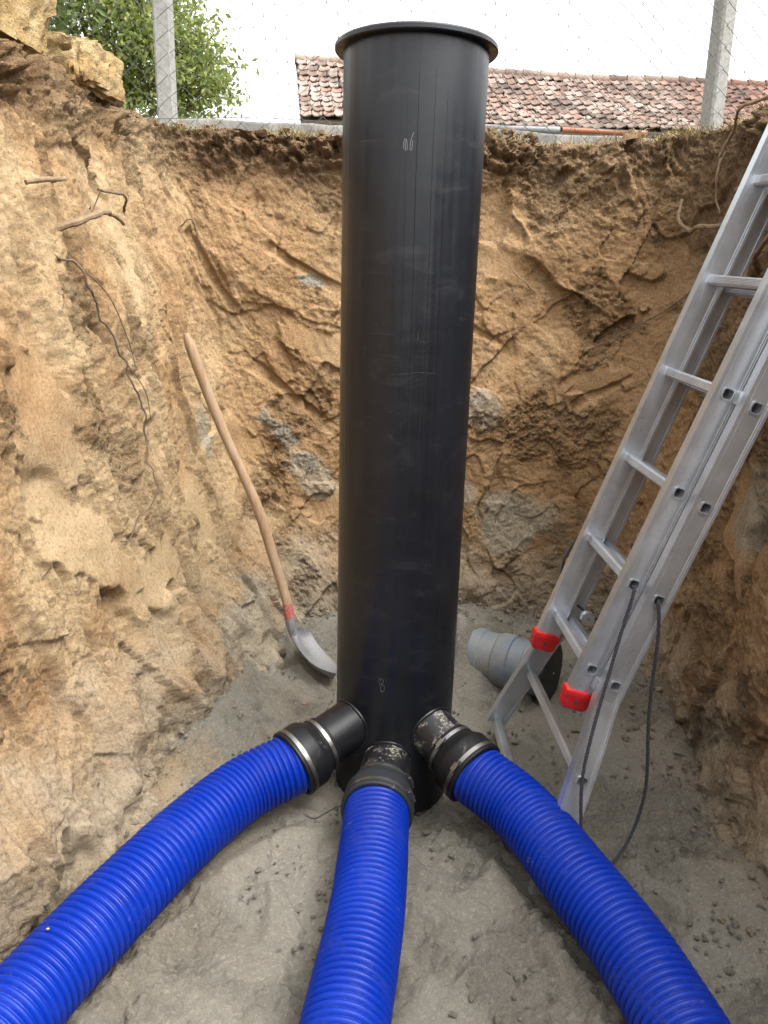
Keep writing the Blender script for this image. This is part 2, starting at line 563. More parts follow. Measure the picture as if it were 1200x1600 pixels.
# excavator tooth marks: (s0,z0)-(s1,z1), width, depth
GROOVES = [
    ((5.33, 2.22), (5.50, 1.86), 0.030, 0.030), ((5.55, 1.84), (5.76, 1.36), 0.034, 0.036),
    ((5.88, 1.79), (6.25, 1.54), 0.032, 0.030), ((5.70, 1.24), (6.20, 0.84), 0.036, 0.032),
    ((5.95, 1.36), (6.35, 1.22), 0.045, 0.022), ((6.70, 1.04), (7.08, 1.50), 0.055, 0.035),
    ((6.62, 1.52), (6.95, 1.28), 0.028, 0.022), ((4.98, 1.55), (5.16, 0.95), 0.030, 0.022),
    ((5.02, 1.00), (5.05, 0.62), 0.035, 0.020), ((4.72, 1.12), (4.80, 0.70), 0.045, 0.018),
    ((8.25, 1.35), (8.70, 1.05), 0.05, 0.03), ((7.25, 1.05), (7.55, 1.30), 0.035, 0.025)]
# grey clay and whitish lime in the soil: s, z, half axes, angle, amount
GREY = [(5.10, 0.16, 0.42, 0.20, 0.0, 0.9), (4.6, 0.10, 0.4, 0.12, 0.0, 0.7), (5.34, 0.98, 0.035, 0.13, 0.0, 0.9), (5.93, 0.70, 0.16, 0.10, -0.8, 0.75), (7.00, 0.46, 0.24, 0.20, 0.0, 0.9),
        (6.80, 1.05, 0.10, 0.11, 0.3, 0.7), (8.80, 0.92, 0.16, 0.17, 0.0, 0.8), (6.70, 0.62, 0.12, 0.08, 0, 0.7)]
# faces the bucket has scraped flat: s, z, half axes, angle, offset
SMOOTH = [(4.14, 1.22, 0.24, 0.15, -0.75, 0.018), (4.22, 0.84, 0.26, 0.13, -0.55, 0.022), (4.62, 0.62, 0.13, 0.11, 0.2, 0.01), (6.02, 1.36, 0.17, 0.07, -0.35, 0.012),
          (5.98, 0.52, 0.13, 0.06, 0.4, 0.012), (5.02, 0.74, 0.07, 0.20, 0.1, 0.012), (7.35, 1.22, 0.15, 0.06, 0.6, 0.0), (5.62, 0.92, 0.05, 0.13, 0.15, -0.005),
          (4.88, 1.75, 0.06, 0.22, 0.25, 0.006), (8.75, 0.85, 0.18, 0.12, -0.4, 0.015), (6.85, 1.75, 0.14, 0.06, -0.3, 0.0)]
WHITE = [(6.05, 1.63, 0.075, 0.026, -0.35, 0.9), (5.80, 0.92, 0.10, 0.048, -0.9, 0.8), (5.90, 0.78, 0.07, 0.05, -0.7, 0.6),
         (6.79, 1.10, 0.05, 0.03, 0.2, 0.6)]

def wall_detail(P, N, s, z, H):
    """inward displacement and the colour masks"""
    wx = fbm(P * 2.3, 3, 5)
    wz = fbm(P * 2.3 + 40, 3, 9)
    Pw = P + np.stack([wx, wz, wx - wz], 1) * 0.10
    left = sstep(S_LC + 0.25, S_LC - 0.25, s) * sstep(S_L0 - 1.5, S_L0, s)
    right = sstep(S_B1, S_RC + 0.2, s)
    back = np.clip(1 - left - right, 0, 1)
    top = sstep(H - 0.55, H - 0.1, z)
    d = fbm(P * 1.5, 3, 1) * 0.055
    d_low = d.copy()
    # drag striations: nearly vertical, leaning, on the left; slanting down to the right on the back
    th = rad(16)
    q = s * math.cos(th) + z * math.sin(th) * 0.9 + 0.05 * wx
    str_l = fbm(np.stack([q * 11, z * 0.7 + s * 0.3, s * 0 + 3], 1), 4, 21, ridged=True)
    q2 = s * 0.62 + z * 0.78 + 0.06 * wz
    a2 = s * 0.78 - z * 0.62
    str_b = fbm(np.stack([q2 * 5.5, a2 * 0.9, s * 0], 1), 3, 31, ridged=True)
    q3 = -s * 0.5 + z * 0.86 + 0.08 * wz
    str_r = fbm(np.stack([q3 * 5, s * 1.1, s * 0 + 9], 1), 3, 41, ridged=True)
    str_f = fbm(np.stack([q * 42, z * 1.6, s * 0 + 5], 1), 3, 25)
    d += (left + 0.35 * back) * str_f * 0.007
    d += left * (str_l - 0.35) * 0.075 + back * (str_b - 0.35) * 0.022 + right * (str_r - 0.35) * 0.030
    # broken plates: tilted facets with sharp scarps between them
    _, _, pl = worley(np.stack([Pw[:, 0] * 3.2, Pw[:, 1] * 3.2, Pw[:, 2] * 2.2], 1), 3, True)
    d += np.clip(pl, -0.9, 0.9) * (0.034 - 0.010 * left)
    _, _, pl2 = worley(np.stack([Pw[:, 0] * 8, Pw[:, 1] * 8, Pw[:, 2] * 5.5], 1), 13, True)
    d += np.clip(pl2, -0.9, 0.9) * (0.011 - 0.004 * left)
    # crumbly against scraped-smooth
    cm = fbm(Pw * 2.6 + 11, 4, 51)
    crumbly = sstep(0.02, 0.26, cm + 0.25 * top + 0.10 * right - 0.18 * left)
    crumbly = np.maximum(crumbly, 0.22)
    crumbly = np.maximum(crumbly, sstep(H - 0.30, H - 0.12, z + 0.1 * wx))
    gd = np.zeros(len(s), np.float32); gm = np.zeros(len(s), np.float32)
    n9 = fbm(P * 13, 3, 47)
    wv = 1 + 0.5 * fbm(P * 4 + 3, 2, 45)
    for (a, b, w, dep) in GROOVES:
        ww = w * wv
        s_, z_ = s + 0.030 * wx + 0.010 * n9, z + 0.030 * wz
        dist, t = seg_dist(s_, z_, a, b)
        side = np.sign((b[0] - a[0]) * (z_ - a[1]) - (b[1] - a[1]) * (s_ - a[0]))
        soft = np.where(side > 0, 0.75, 0.15)
        m = 1 - sstep(soft * ww, ww, dist)
        m = m * sstep(0.0, 0.06, t) * sstep(1.0, 0.45, t)
        gd += m * dep * 0.8
        gm = np.maximum(gm, m)
    d -= gd
    crumbly = crumbly * (1 - 0.9 * gm)
    f1, f2, _ = worley(Pw * 24, 61)
    clod = np.clip(0.75 - f1, 0, 1)
    f1b, _, _ = worley(P * 55, 67)
    d += crumbly * (clod * 0.015 - 0.005 + (0.7 - f1b) * 0.011)
    d += crumbly * fbm(P * 16, 5, 71, 0.66) * 0.022
    d += fbm(P * 34, 4, 81, 0.66) * 0.0075
    # holes where stones and lumps fell out
    f1h, _, _ = worley(Pw * 4.3, 91)
    d -= (1 - sstep(0.07, 0.16, f1h)) * 0.030 * crumbly
    n5 = fbm(P * 4.2 + 8, 3, 57)
    for (s0, z0, a, b, ang, off) in SMOOTH:
        ca, sa = math.cos(ang), math.sin(ang)
        xs, zs = s - s0 + 0.07 * wx, z - z0 + 0.07 * wz
        xr, zr = (xs * ca + zs * sa) / a, (-xs * sa + zs * ca) / b
        e = np.maximum(np.abs(xr + 0.35 * zr), np.abs(zr)) + 0.55 * n5 + 0.10 * n9
        m = 1 - sstep(np.where(zr > 0, 0.55, 0.92), 1.05, e)          # sharp lower edge, the upper one runs out
        d = d * (1 - m) + (d_low + off * (0.35 - 0.65 * zr) + 0.004 * n9 + 0.003 * str_f + 0.006 * n5) * m
        crumbly = crumbly * (1 - 0.8 * m)
    # slumped foot and overhanging turf at the rim
    foot = sstep(0.45, 0.0, z)
    d += foot * (0.05 + 0.07 * fbm(P * 3.1, 3, 101)) * (0.5 + left)
    rim = np.exp(-((z - H + 0.07) / 0.09) ** 2)
    f1r, _, _ = worley(Pw * 14 + 5, 111)
    d += rim * ((0.8 - f1r) * 0.085 - 0.015 + 0.05 * fbm(P * 22, 4, 117, 0.65)) * (0.6 + 0.9 * sstep(0, 0.3, fbm(P * 2.0, 2, 115) + 0.12))
    # colour masks
    n4 = fbm(P * 5, 4, 121)
    n2 = fbm(P * 1.8 + 3, 4, 131)
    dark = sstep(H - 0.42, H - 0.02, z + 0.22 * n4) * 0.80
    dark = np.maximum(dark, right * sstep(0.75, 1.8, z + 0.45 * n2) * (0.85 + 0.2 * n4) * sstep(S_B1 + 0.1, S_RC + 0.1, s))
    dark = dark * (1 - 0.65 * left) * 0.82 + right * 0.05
    pale = left * sstep(-0.2, 0.5, n2 + 0.15) * 0.8 + back * sstep(0.15, 0.5, n2) * 0.35
    grey = sstep(0.62, 0.02, z + 0.22 * n4) * (0.85 - 0.10 * left)
    for (s0, z0, a, b, ang, amt) in GREY:
        grey = np.maximum(grey, amt * (1 - sstep(0.65, 1.1, ell(s, z, s0, z0, a, b, ang) + 0.45 * n4)))
    n14 = fbm(P * 16, 3, 127)
    white = np.zeros(len(s), np.float32)
    for (s0, z0, a, b, ang, amt) in WHITE:
        m = 1 - sstep(0.55, 1.15, ell(s, z, s0, z0, a, b, ang) + 0.7 * n4 + 0.9 * n14)
        white = np.maximum(white, amt * m)
        d += m * (0.006 + 0.02 * n14)
        crumbly = np.maximum(crumbly, m)
    return d, dict(dark=np.clip(dark, 0, 1), pale=np.clip(pale, 0, 1), grey=np.clip(grey, 0, 1), white=white, crumb=crumbly)

# columns: fine where the photograph looks, coarse behind the camera
def spaced(knots):
    out = [knots[0][0]]
    for (a, st), (b, _) in zip(knots[:-1], knots[1:]):
        n = max(1, int(round((b - a) / st)))
        out.extend(list(a + (b - a) * np.arange(1, n + 1) / n))
    return np.array(out)
FINE = 0.0058
cols = spaced([(0.0, 0.05), (s_of(3), 0.02), (s_of(4), FINE), (s_of(17.3), 0.02), (s_of(18.5), 0.05), (S_TOTAL, 0)])[:-1]
rows_z = np.concatenate([np.linspace(ZB, 0, 10)[:-1], np.arange(0, 2.60, FINE)])
NC, NR = len(cols), len(rows_z)
S2, Z2 = np.meshgrid(cols, rows_z, indexing='ij')
sf, zf = S2.ravel(), Z2.ravel()
Pb, Nb, Hb = wall_base(sf, zf)
disp, masks = wall_detail(Pb, Nb, sf, zf, Hb)
disp = disp * (0.25 + 0.75 * sstep(ZB, ZB + 0.1, zf))
past = sstep(0.0, 0.10, zf - Hb)[:, None]
Nd = Nb * (1 - past) + np.array([0, 0, 1.0]) * past          # past the rim the sheet lies flat: lumps point up
calm = 1 - 0.5 * sstep(0.1, 0.28, zf - Hb)
Vw = Pb + Nd * (disp * calm)[:, None]
Vw[:, 2] += fbm(Pb * 2.2 + 7, 3, 141) * 0.05 * sstep(-0.5, 0.0, zf - Hb)
ii = np.arange(NC)[:, None] * NR; jj = np.arange(NR - 1)[None, :]
nx = ((np.arange(NC) + 1) % NC)[:, None] * NR
Fw = np.stack([ii + jj, nx + jj, nx + jj + 1, ii + jj + 1], -1).reshape(-1, 4)[:, ::-1]
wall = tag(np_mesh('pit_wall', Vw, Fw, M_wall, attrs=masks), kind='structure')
WG = Vw.reshape(NC, NR, 3)
def wall_at(s, z, out=0.0):
    """a point on the finished wall, out metres in front of it"""
    i = int(np.argmin(np.abs(cols - s))); j = int(np.argmin(np.abs(rows_z - z)))
    return WG[i, j] + Nb.reshape(NC, NR, 3)[i, j] * out

# the ground outside, from the rim to the horizon
outs = np.array([0.0, 0.3, 0.8, 2, 5, 12, 30, 80, 200, 500.])
gc = cols[::6]
edge = Vw.reshape(NC, NR, 3)[::6, -4]
_, gn, _ = wall_base(gc, np.full(len(gc), 2.2))
dirn = -gn[:, :2] / np.linalg.norm(gn[:, :2], axis=1)[:, None]
ctr = np.array([0.0, 1.0])
rad_dir = edge[:, :2] - ctr; rad_dir /= np.linalg.norm(rad_dir, axis=1)[:, None]
gv = []
for o_ in outs:
    k = min(1, o_ / 2)
    dd = dirn * (1 - k) + rad_dir * k
    g3 = np.concatenate([edge[:, :2] + dd * o_, (edge[:, 2] * max(0, 1 - o_ / 0.8) + 2.28 * min(1, o_ / 0.8) - (0.012 if o_ == 0 else 0))[:, None]], 1)
    gv.append(g3)
gv = np.stack(gv, 1)
n0, n1 = gv.shape[:2]
ii = np.arange(n0)[:, None] * n1; jj = np.arange(n1 - 1)[None, :]
nx = ((np.arange(n0) + 1) % n0)[:, None] * n1
Fg = np.stack([ii + jj, nx + jj, nx + jj + 1, ii + jj + 1], -1).reshape(-1, 4)[:, ::-1]
tg = NT('meadow_soil')
cg = tg.coords('Object')
gcol = tg.ramp(tg.noise(cg, 1.3, 8, 0.7), [(0.35, (0.17, 0.125, 0.075)), (0.55, (0.12, 0.125, 0.05)), (0.75, (0.075, 0.105, 0.035))])
M_ground = tg.done(gcol, 0.95, 0, tg.bump(tg.noise(cg, 20, 6, 0.7), 0.6, 0.03), 0.1)
tag(np_mesh('ground', gv.reshape(-1, 3), Fg, M_ground), kind='structure')

# ------------------------------------------------------------------ pit floor
SHAFT = (0.054, 2.38)
def gauss(x, y, x0, y0, a, b):
    return np.exp(-((x - x0) / a) ** 2 - ((y - y0) / b) ** 2)

# plan of the three hoses, used to bank sand against them
LEFT = [(-0.262, 2.120), (-0.405, 2.015), (-0.530, 1.825), (-0.630, 1.615), (-0.708, 1.433), (-0.762, 1.285), (-0.835, 1.02), (-0.88, 0.70), (-0.90, 0.30), (-0.90, -0.2)]
RIGHT = [(0.303, 2.096), (0.434, 1.946), (0.542, 1.690), (0.619, 1.487), (0.668, 1.294), (0.715, 1.02), (0.745, 0.70), (0.76, 0.30), (0.76, -0.2)]
MID = [(0.004, 1.958), (-0.012, 1.638), (-0.033, 1.437), (-0.056, 1.258), (-0.09, 0.95), (-0.13, 0.55), (-0.16, 0.15), (-0.18, -0.2)]

def near_hoses(x, y):
    d = np.full(len(x), 9.0)
    for path in (LEFT, RIGHT, MID):
        P = np.array(path)
        for a, b in zip(P[:-1], P[1:]):
            ab = b - a
            t = np.clip(((x - a[0]) * ab[0] + (y - a[1]) * ab[1]) / (ab @ ab), 0, 1)
            d = np.minimum(d, np.hypot(x - a[0] - t * ab[0], y - a[1] - t * ab[1]))
    return d

def floor_large(x, y):
    z = -0.035 + 0 * x
    z = z + 0.13 * gauss(x, y, 0.38, 3.42, 0.33, 0.36)          # heap behind the shaft that buries the grey pipe
    z = z + 0.06 * gauss(x, y, -0.25, 3.45, 0.35, 0.30)
    z = z + 0.25 * gauss(x, y, 0.33, 3.05, 0.145, 0.17)
    z = z + 0.10 * gauss(x, y, -0.62, 2.75, 0.22, 0.7)
    z = z + 0.07 * gauss(x, y, 1.1, 2.6, 0.25, 1.2)
    z = z + 0.05 * gauss(x, y, 0.95, 1.5, 0.25, 0.5)
    z = z - 0.05 * gauss(x, y, SHAFT[0] + 0.02, SHAFT[1] - 0.2, 0.28, 0.2)
    z = z - 0.03 * gauss(x, y, -0.14, 3.02, 0.14, 0.12)
    return z

def floor_z(x, y):
    x = np.atleast_1d(np.asarray(x, float)); y = np.atleast_1d(np.asarray(y, float))
    P = np.stack([x, y, x * 0], 1)
    z = floor_large(x, y) + fbm(P * 2.4, 3, 201) * 0.035
    return z

fx = spaced([(-1.75, 0.06), (-1.1, 0.0065), (1.3, 0.06), (1.8, 0)])
fy = spaced([(-2.6, 0.06), (0.9, 0.0065), (3.95, 0)])
X2, Y2 = np.meshgrid(fx, fy, indexing='ij')
xf, yf = X2.ravel(), Y2.ravel()
Pf = np.stack([xf, yf, xf * 0], 1)
wf = fbm(Pf * 3, 3, 211)
Pfw = Pf + np.stack([wf, fbm(Pf * 3 + 9, 3, 212), wf * 0], 1) * 0.08
zf_ = floor_z(xf, yf)
cmf = sstep(-0.12, 0.20, fbm(Pfw * 2.2 + 5, 4, 221))             # crumbly patches against trodden ones
_, _, plf = worley(np.stack([Pfw[:, 0] * 5, Pfw[:, 1] * 5, xf * 0 + .3], 1), 231, True)
zf_ = zf_ + np.clip(plf, -.8, .8) * 0.012
f1, _, _ = worley(Pfw * 26, 241)
f1b, _, _ = worley(Pf * 60, 247)
zf_ = zf_ + cmf * (np.clip(0.75 - f1, 0, 1) * 0.018 + (0.7 - f1b) * 0.012 + fbm(Pf * 14, 5, 251, 0.66) * 0.034) + fbm(Pf * 34, 4, 261, 0.66) * 0.0055
hd = near_hoses(xf, yf)
zf_ = zf_ + (0.022 + 0.03 * wf) * np.exp(-((hd - 0.095) / 0.035) ** 2)      # sand pushed up along the hoses
# boot prints: shallow ovals with a pushed up edge
for (bx, by, ba) in [(-0.35, 1.72, 0.4), (-0.16, 1.52, 0.2), (0.22, 1.62, -0.3), (0.33, 1.38, 0.1), (-0.32, 2.95, 0.9), (0.27, 1.9, -0.6), (0.85, 2.2, 0.3), (0.8, 1.75, -0.2), (-0.42, 3.1, 0.2)]:
    e = ell(xf + 0.02 * wf, yf, bx, by, 0.055, 0.15, ba)
    zf_ = zf_ - 0.015 * (1 - sstep(0.55, 1.1, e + 0.5 * wf)) + 0.004 * np.exp(-((e + 0.5 * wf - 1.2) / 0.3) ** 2)
tanm = np.clip(gauss(xf, yf, -0.80, 2.5, 0.34, 0.9) * 0.95 + 0.5 * gauss(xf, yf, 1.2, 2.0, 0.2, 1.2), 0, 0.8) * sstep(-0.35, 0.2, wf)
nf0, nf1 = len(fx), len(fy)
ii = np.arange(nf0 - 1)[:, None] * nf1; jj = np.arange(nf1 - 1)[None, :]
Ff = np.stack([ii + jj, ii + nf1 + jj, ii + nf1 + jj + 1, ii + jj + 1], -1).reshape(-1, 4)
tag(np_mesh('pit_floor', np.stack([xf, yf, zf_], 1), Ff, M_floor, attrs=dict(tan=tanm, crumb=0.08 + 0.40 * cmf)), kind='structure')

# loose lumps and crumbs of soil
def lump_variants(n=12, sub=1):
    out = []
    for k in range(n):
        bm = bmesh.new()
        bmesh.ops.create_icosphere(bm, subdivisions=sub, radius=1.0)
        V = np.array([v.co[:] for v in bm.verts]); Fv = np.array([[v.index for v in f.verts] for f in bm.faces])
        bm.free()
        V = V * (0.85 + 0.7 * fbm(V * 1.1 + 31 * k, 2, 300 + k) + 0.55 * fbm(V * 2.9 + 7 * k, 2, 320 + k))[:, None]
        V = V * np.array([1, RNG.uniform(.7, 1), RNG.uniform(.55, .85)])
        out.append((V, Fv))
    return out
LUMPS = lump_variants()

def scatter_lumps(name, pts, sizes, mat, attrs=None):
    Vs, Fs, b = [], [], 0
    for k, (p, r) in enumerate(zip(pts, sizes)):
        V, Fv = LUMPS[k % len(LUMPS)]
        a = RNG.uniform(0, 6.28)
        Rm = np.array([[math.cos(a), -math.sin(a), 0], [math.sin(a), math.cos(a), 0], [0, 0, 1]])
        Vs.append(V @ Rm.T * r + p); Fs.append(Fv + b); b += len(V)
    V = np.concatenate(Vs)
    return np_mesh(name, V, np.concatenate(Fs), mat, smooth=False, attrs={k: np.full(len(V), v) for k, v in (attrs or {}).items()})

def crumbs(n, box, rmin, rmax, power=2.6):
    x = RNG.uniform(box[0], box[1], n); y = RNG.uniform(box[2], box[3], n)
    keep = fbm(np.stack([x, y, x * 0], 1) * 2.6 + 3, 3, 400) > RNG.uniform(-0.35, 0.35, n)
    x, y = x[keep], y[keep]
    r = rmin + (rmax - rmin) * RNG.uniform(0, 1, len(x)) ** power
    return np.stack([x, y, floor_z(x, y) + 0.3 * r + 0.004], 1), r
p1_, r1_ = crumbs(13000, (-0.9, 1.1, 1.1, 3.6), 0.0018, 0.012, 6.0)
tag(scatter_lumps('loose_sand_crumbs', p1_, r1_, M_floor, dict(tan=0.05, crumb=0.6)), 'grey sand crumbs and small clods strewn over the pit floor', 'soil', kind='stuff')
# heaps of crumbled soil along the feet of the walls
sl = RNG.uniform(s_of(4), s_of(17.5), 1500)
pz, nn, _ = wall_base(sl, np.full(1500, 0.05))
offi = np.abs(RNG.normal(0.03, 0.10, 1500)) + 0.01
pp = pz + nn * offi[:, None]
rr = 0.003 + 0.015 * RNG.uniform(0, 1, 1500) ** 5
pp[:, 2] = floor_z(pp[:, 0], pp[:, 1]) + 0.25 * rr + np.clip(0.10 - offi, 0, .1) * 0.5
tag(scatter_lumps('fallen_wall_soil', pp, rr, M_wall, dict(grey=0.8, dark=0.0, crumb=0.7)), 'tan clods crumbled off the walls along their foot', 'soil', kind='stuff')
# turf clods on the rim
sl = RNG.uniform(s_of(6.5), s_of(15.5), 420)
hz = crom(PLAN, np.interp(sl, _ss, _uu) % NP)[:, 4]
pz, nn, _ = wall_base(sl, hz + RNG.uniform(-0.03, 0.2, 420))
rr = 0.005 + 0.030 * RNG.uniform(0, 1, 420) ** 3.5
pz[:, 2] += 0.01 + 0.2 * rr
tag(scatter_lumps('rim_topsoil_clods', pz, rr, M_wall, dict(dark=0.75, crumb=0.9)), 'dark topsoil clods lying along the rim of the pit', 'soil', kind='stuff')

# ------------------------------------------------------------------ black shaft pipe
def frame_to(p, d):
    """matrix with local Z along d at p"""
    d = Vector(d).normalized()
    q = d.to_track_quat('Z', 'Y')
    return Matrix.Translation(Vector(p)) @ q.to_matrix().to_4x4()

SX, SY = SHAFT
RS, SB, ST = 0.200, -0.085, 2.246
shaft = thing('shaft_pipe', 'tall upright black plastic shaft pipe with flanged top in the middle of the pit', 'pipe', (SX, SY, 0))
m = MB()
prof = [(RS, SB)] + [(RS, SB + (ST - SB) * k / 40) for k in range(1, 41)] + [(RS - 0.018, ST), (RS - 0.018, SB + 0.02)]
m.lathe(prof, 160)
m.disc(RS - 0.018, SB + 0.02, 160)
body = m.build('pipe_body', M_hdpe, shaft, angle=50)
m = MB()
FB = ST - 0.022
m.lathe([(RS + 0.0005, FB), (RS + 0.021, FB + 0.001), (RS + 0.024, FB + 0.004), (RS + 0.024, FB + 0.013), (RS + 0.021, FB + 0.017), (RS - 0.016, FB + 0.017), (RS - 0.017, FB)], 160, closed=True)
m.build('top_flange', M_hdpe, shaft, angle=35)
# mould seam line running down the front, thin and raised
def on_shaft(px_ang, z, r=RS + 0.0012):
    a = rad(px_ang)
    return Vector((math.sin(a) * r, -math.cos(a) * r, z))
m = MB()
for (ang, z0, z1, w) in [(2, 0.9, 2.16, 0.0016), (14, 1.1, 2.15, 0.001), (-6, 1.3, 2.15, 0.0008), (24, 1.2, 2.1, 0.0008)]:
    pts = [on_shaft(ang + 0.25 * math.sin(z * 9), z, RS - 0.0002) for z in np.linspace(z0, z1, 40)]
    m.tube(pts, w, 5)
m.build('seam_line', M_hdpe, shaft)
M_chalk = simple('chalk_mark', (0.17, 0.17, 0.18), 0.9, 0, 0.3, 300)
M_chalkdim = simple('faint_chalk', (0.07, 0.07, 0.075), 0.9, 0, 0.3, 300)
def mark(name, strokes, w, mat, label=None):
    m = MB()
    for st in strokes:
        P = spline(st, 14) if len(st) > 2 else np.array(st)
        m.tube([on_shaft(a, z, RS + 0.0003) for a, z in P[:, :2]], w, 5)
    o = m.build(name, mat, shaft)
    if label: o['label'] = label
    return o
E3 = lambda L: [(a, z, 0) for a, z in L]
# pale hand-drawn squiggle high on the pipe, and a small scribble like "1B" low down
mark('chalk_mark', [E3([(-8.5, 1.955), (-8.2, 1.975), (-6.5, 1.977), (-5.8, 1.962), (-6.0, 1.950)]), E3([(-7.0, 1.975), (-7.2, 1.95)]), E3([(-1.0, 1.995), (-3.2, 1.975), (-3.6, 1.953), (-2.2, 1.955), (-1.8, 1.975)])], 0.0008, M_chalk, 'pale chalk squiggle on the black pipe')
mark('chalk_mark', [E3([(-16.5, 0.415), (-15, 0.420), (-15.6, 0.395)]), E3([(-13.5, 0.420), (-12.0, 0.412), (-12.8, 0.402), (-14.2, 0.404)]), E3([(-13.0, 0.401), (-10.8, 0.392), (-11.6, 0.376), (-14.2, 0.380), (-13.6, 0.402)])], 0.0009, M_chalkdim, 'small pale scribble low on the black pipe')
scr = []
for k in range(9):
    a0 = random.uniform(-45, 48); z0 = random.choice([1.32, 1.28, 1.42, 1.2, 1.5, 1.0, 0.85]) + random.uniform(-0.06, 0.06)
    if random.random() < 0.55:
        scr.append(E3([(a0, z0), (a0 + random.uniform(1, 12), z0 + random.uniform(-0.004, 0.004))]))
    else:
        scr.append(E3([(a0, z0), (a0 + random.uniform(-0.6, 0.6), z0 + random.uniform(0.01, 0.07))]))
scr.append(E3([(-12, 1.372), (8, 1.380), (24, 1.378)]))
mark('scratches', scr, 0.0003, M_chalkdim)['kind'] = 'stuff'

# three stubs, rubber couplings and blue hoses
def hose_points(path, z):
    return [(x, y, z_) for (x, y), z_ in zip(path, z)]

RB = 0.097

def run(path, zs, stub_from, label, hose_label, lab_c):
    pts = hose_points(path, zs)
    p0, p1 = Vector(pts[0]), Vector(pts[1])
    axis = (p0 - Vector(stub_from)); axis.normalize()
    M = frame_to(stub_from, axis)
    L = (p0 - Vector(stub_from)).length               # from shaft axis side to the hose end
    # stub welded to the shaft
    m = MB()
    r = 0.0803
    m.lathe([(r, -0.03), (r, L - 0.060), (r - 0.008, L - 0.060), (r - 0.008, -0.03)], 56, Matrix.Translation((-SX, -SY, 0)) @ M, closed=True)
    stub = m.build('stub', M_stubclean if 'left' in hose_label else M_stub, shaft, angle=35)
    return pts, axis, M, L

def hose(pts, label):
    n_rib_pitch = 0.0192
    P, length = even_spline(pts, 1000)
    nr = int(length / n_rib_pitch)
    per = 10
    n = nr * per
    q = np.linspace(0, 1, n + 1)
    C, _ = even_spline(pts, n + 1)
    T = np.gradient(C, axis=0); T /= np.linalg.norm(T, axis=1)[:, None]
    up = np.array([0, 0, 1.0])
    A = np.cross(T, up); A /= np.linalg.norm(A, axis=1)[:, None]
    B = np.cross(A, T)
    ph = (np.arange(n + 1) % per) / per
    prof = RB + 0.001 - 0.0125 * (1 - np.abs(np.sin(math.pi * ph)) ** 0.75) + 0.0008 * fbm(C * 6, 2, 808)      # round crests, sharp valleys
    K = 56
    ang = 2 * math.pi * np.arange(K) / K
    V = C[:, None, :] + prof[:, None, None] * (A[:, None, :] * np.cos(ang)[None, :, None] + B[:, None, :] * np.sin(ang)[None, :, None])
    inn = C[-1][None, :] + (RB - 0.012) * (A[-1][None, :] * np.cos(ang)[:, None] + B[-1][None, :] * np.sin(ang)[:, None])
    V = np.concatenate([V.reshape(-1, 3), inn])
    ii = np.arange(n)[:, None] * K; kk = np.arange(K)[None, :]
    k2 = (kk + 1) % K
    Fh = np.stack([ii + kk, ii + k2, ii + K + k2, ii + K + kk], -1).reshape(-1, 4)
    ring = np.stack([n * K + kk[0], n * K + k2[0], (n + 1) * K + k2[0], (n + 1) * K + kk[0]], -1)
    vv = np.repeat((1 - np.abs(np.sin(math.pi * ph))) ** 1.5, K)
    o = np_mesh('corrugated_hose', V, np.concatenate([Fh, ring]), M_blue, attrs=dict(valley=np.concatenate([vv, np.zeros(K)])))
    return tag(o, label, 'hose', 'blue corrugated hoses')

def clamp_band(parent, Minv, r, h, w=0.012, screw_ang=0.0):
    m = MB()
    m.lathe([(r, h - w / 2), (r + 0.0022, h - w / 2), (r + 0.0022, h + w / 2), (r, h + w / 2)], 64, Minv, closed=True)
    b = m.build('clamp_band', M_steel, parent, angle=30)
    m = MB()
    c = Vector((math.cos(screw_ang), math.sin(screw_ang), 0)); t = Vector((-c.y, c.x, 0))
    ctr = c * (r + 0.008) + Vector((0, 0, h))
    R3 = Minv.to_3x3()
    m.box(Minv @ ctr, R3 @ (c * 0.006), R3 @ (t * 0.013), R3 @ Vector((0, 0, w * 0.55)))
    m.tube([Minv @ (ctr - t * 0.024), Minv @ (ctr + t * 0.020)], 0.0042, 8)
    m.build('clamp_screw', M_steel, b, bevel=0.0)
    return b

def coupling(M, L, label, screw):
    base = M @ Vector((0, 0, L - 0.10))
    e = thing('rubber_coupling', label, 'coupling', base, 'rubber couplings on the stubs')
    Mi = Matrix.Translation(-base) @ M
    h0 = L - 0.128
    m = MB()
    m.lathe([(0.0805, h0), (0.087, h0), (0.0885, h0 + 0.004), (0.0885, h0 + 0.030), (0.092, h0 + 0.037), (0.105, h0 + 0.058), (0.108, h0 + 0.066),
             (0.108, h0 + 0.122), (0.110, h0 + 0.124), (0.110, h0 + 0.130), (0.106, h0 + 0.133), (0.099, h0 + 0.133), (0.099, h0 + 0.07), (0.0805, h0 + 0.03)], 64, Mi, closed=True)
    m.build('sleeve', M_rubber if 'greyish' in label else M_rubberblack, e, angle=30)
    clamp_band(e, Mi, 0.0885, h0 + 0.018, 0.012, screw)
    clamp_band(e, Mi, 0.108, h0 + 0.112, 0.013, screw + 0.15)
    return e

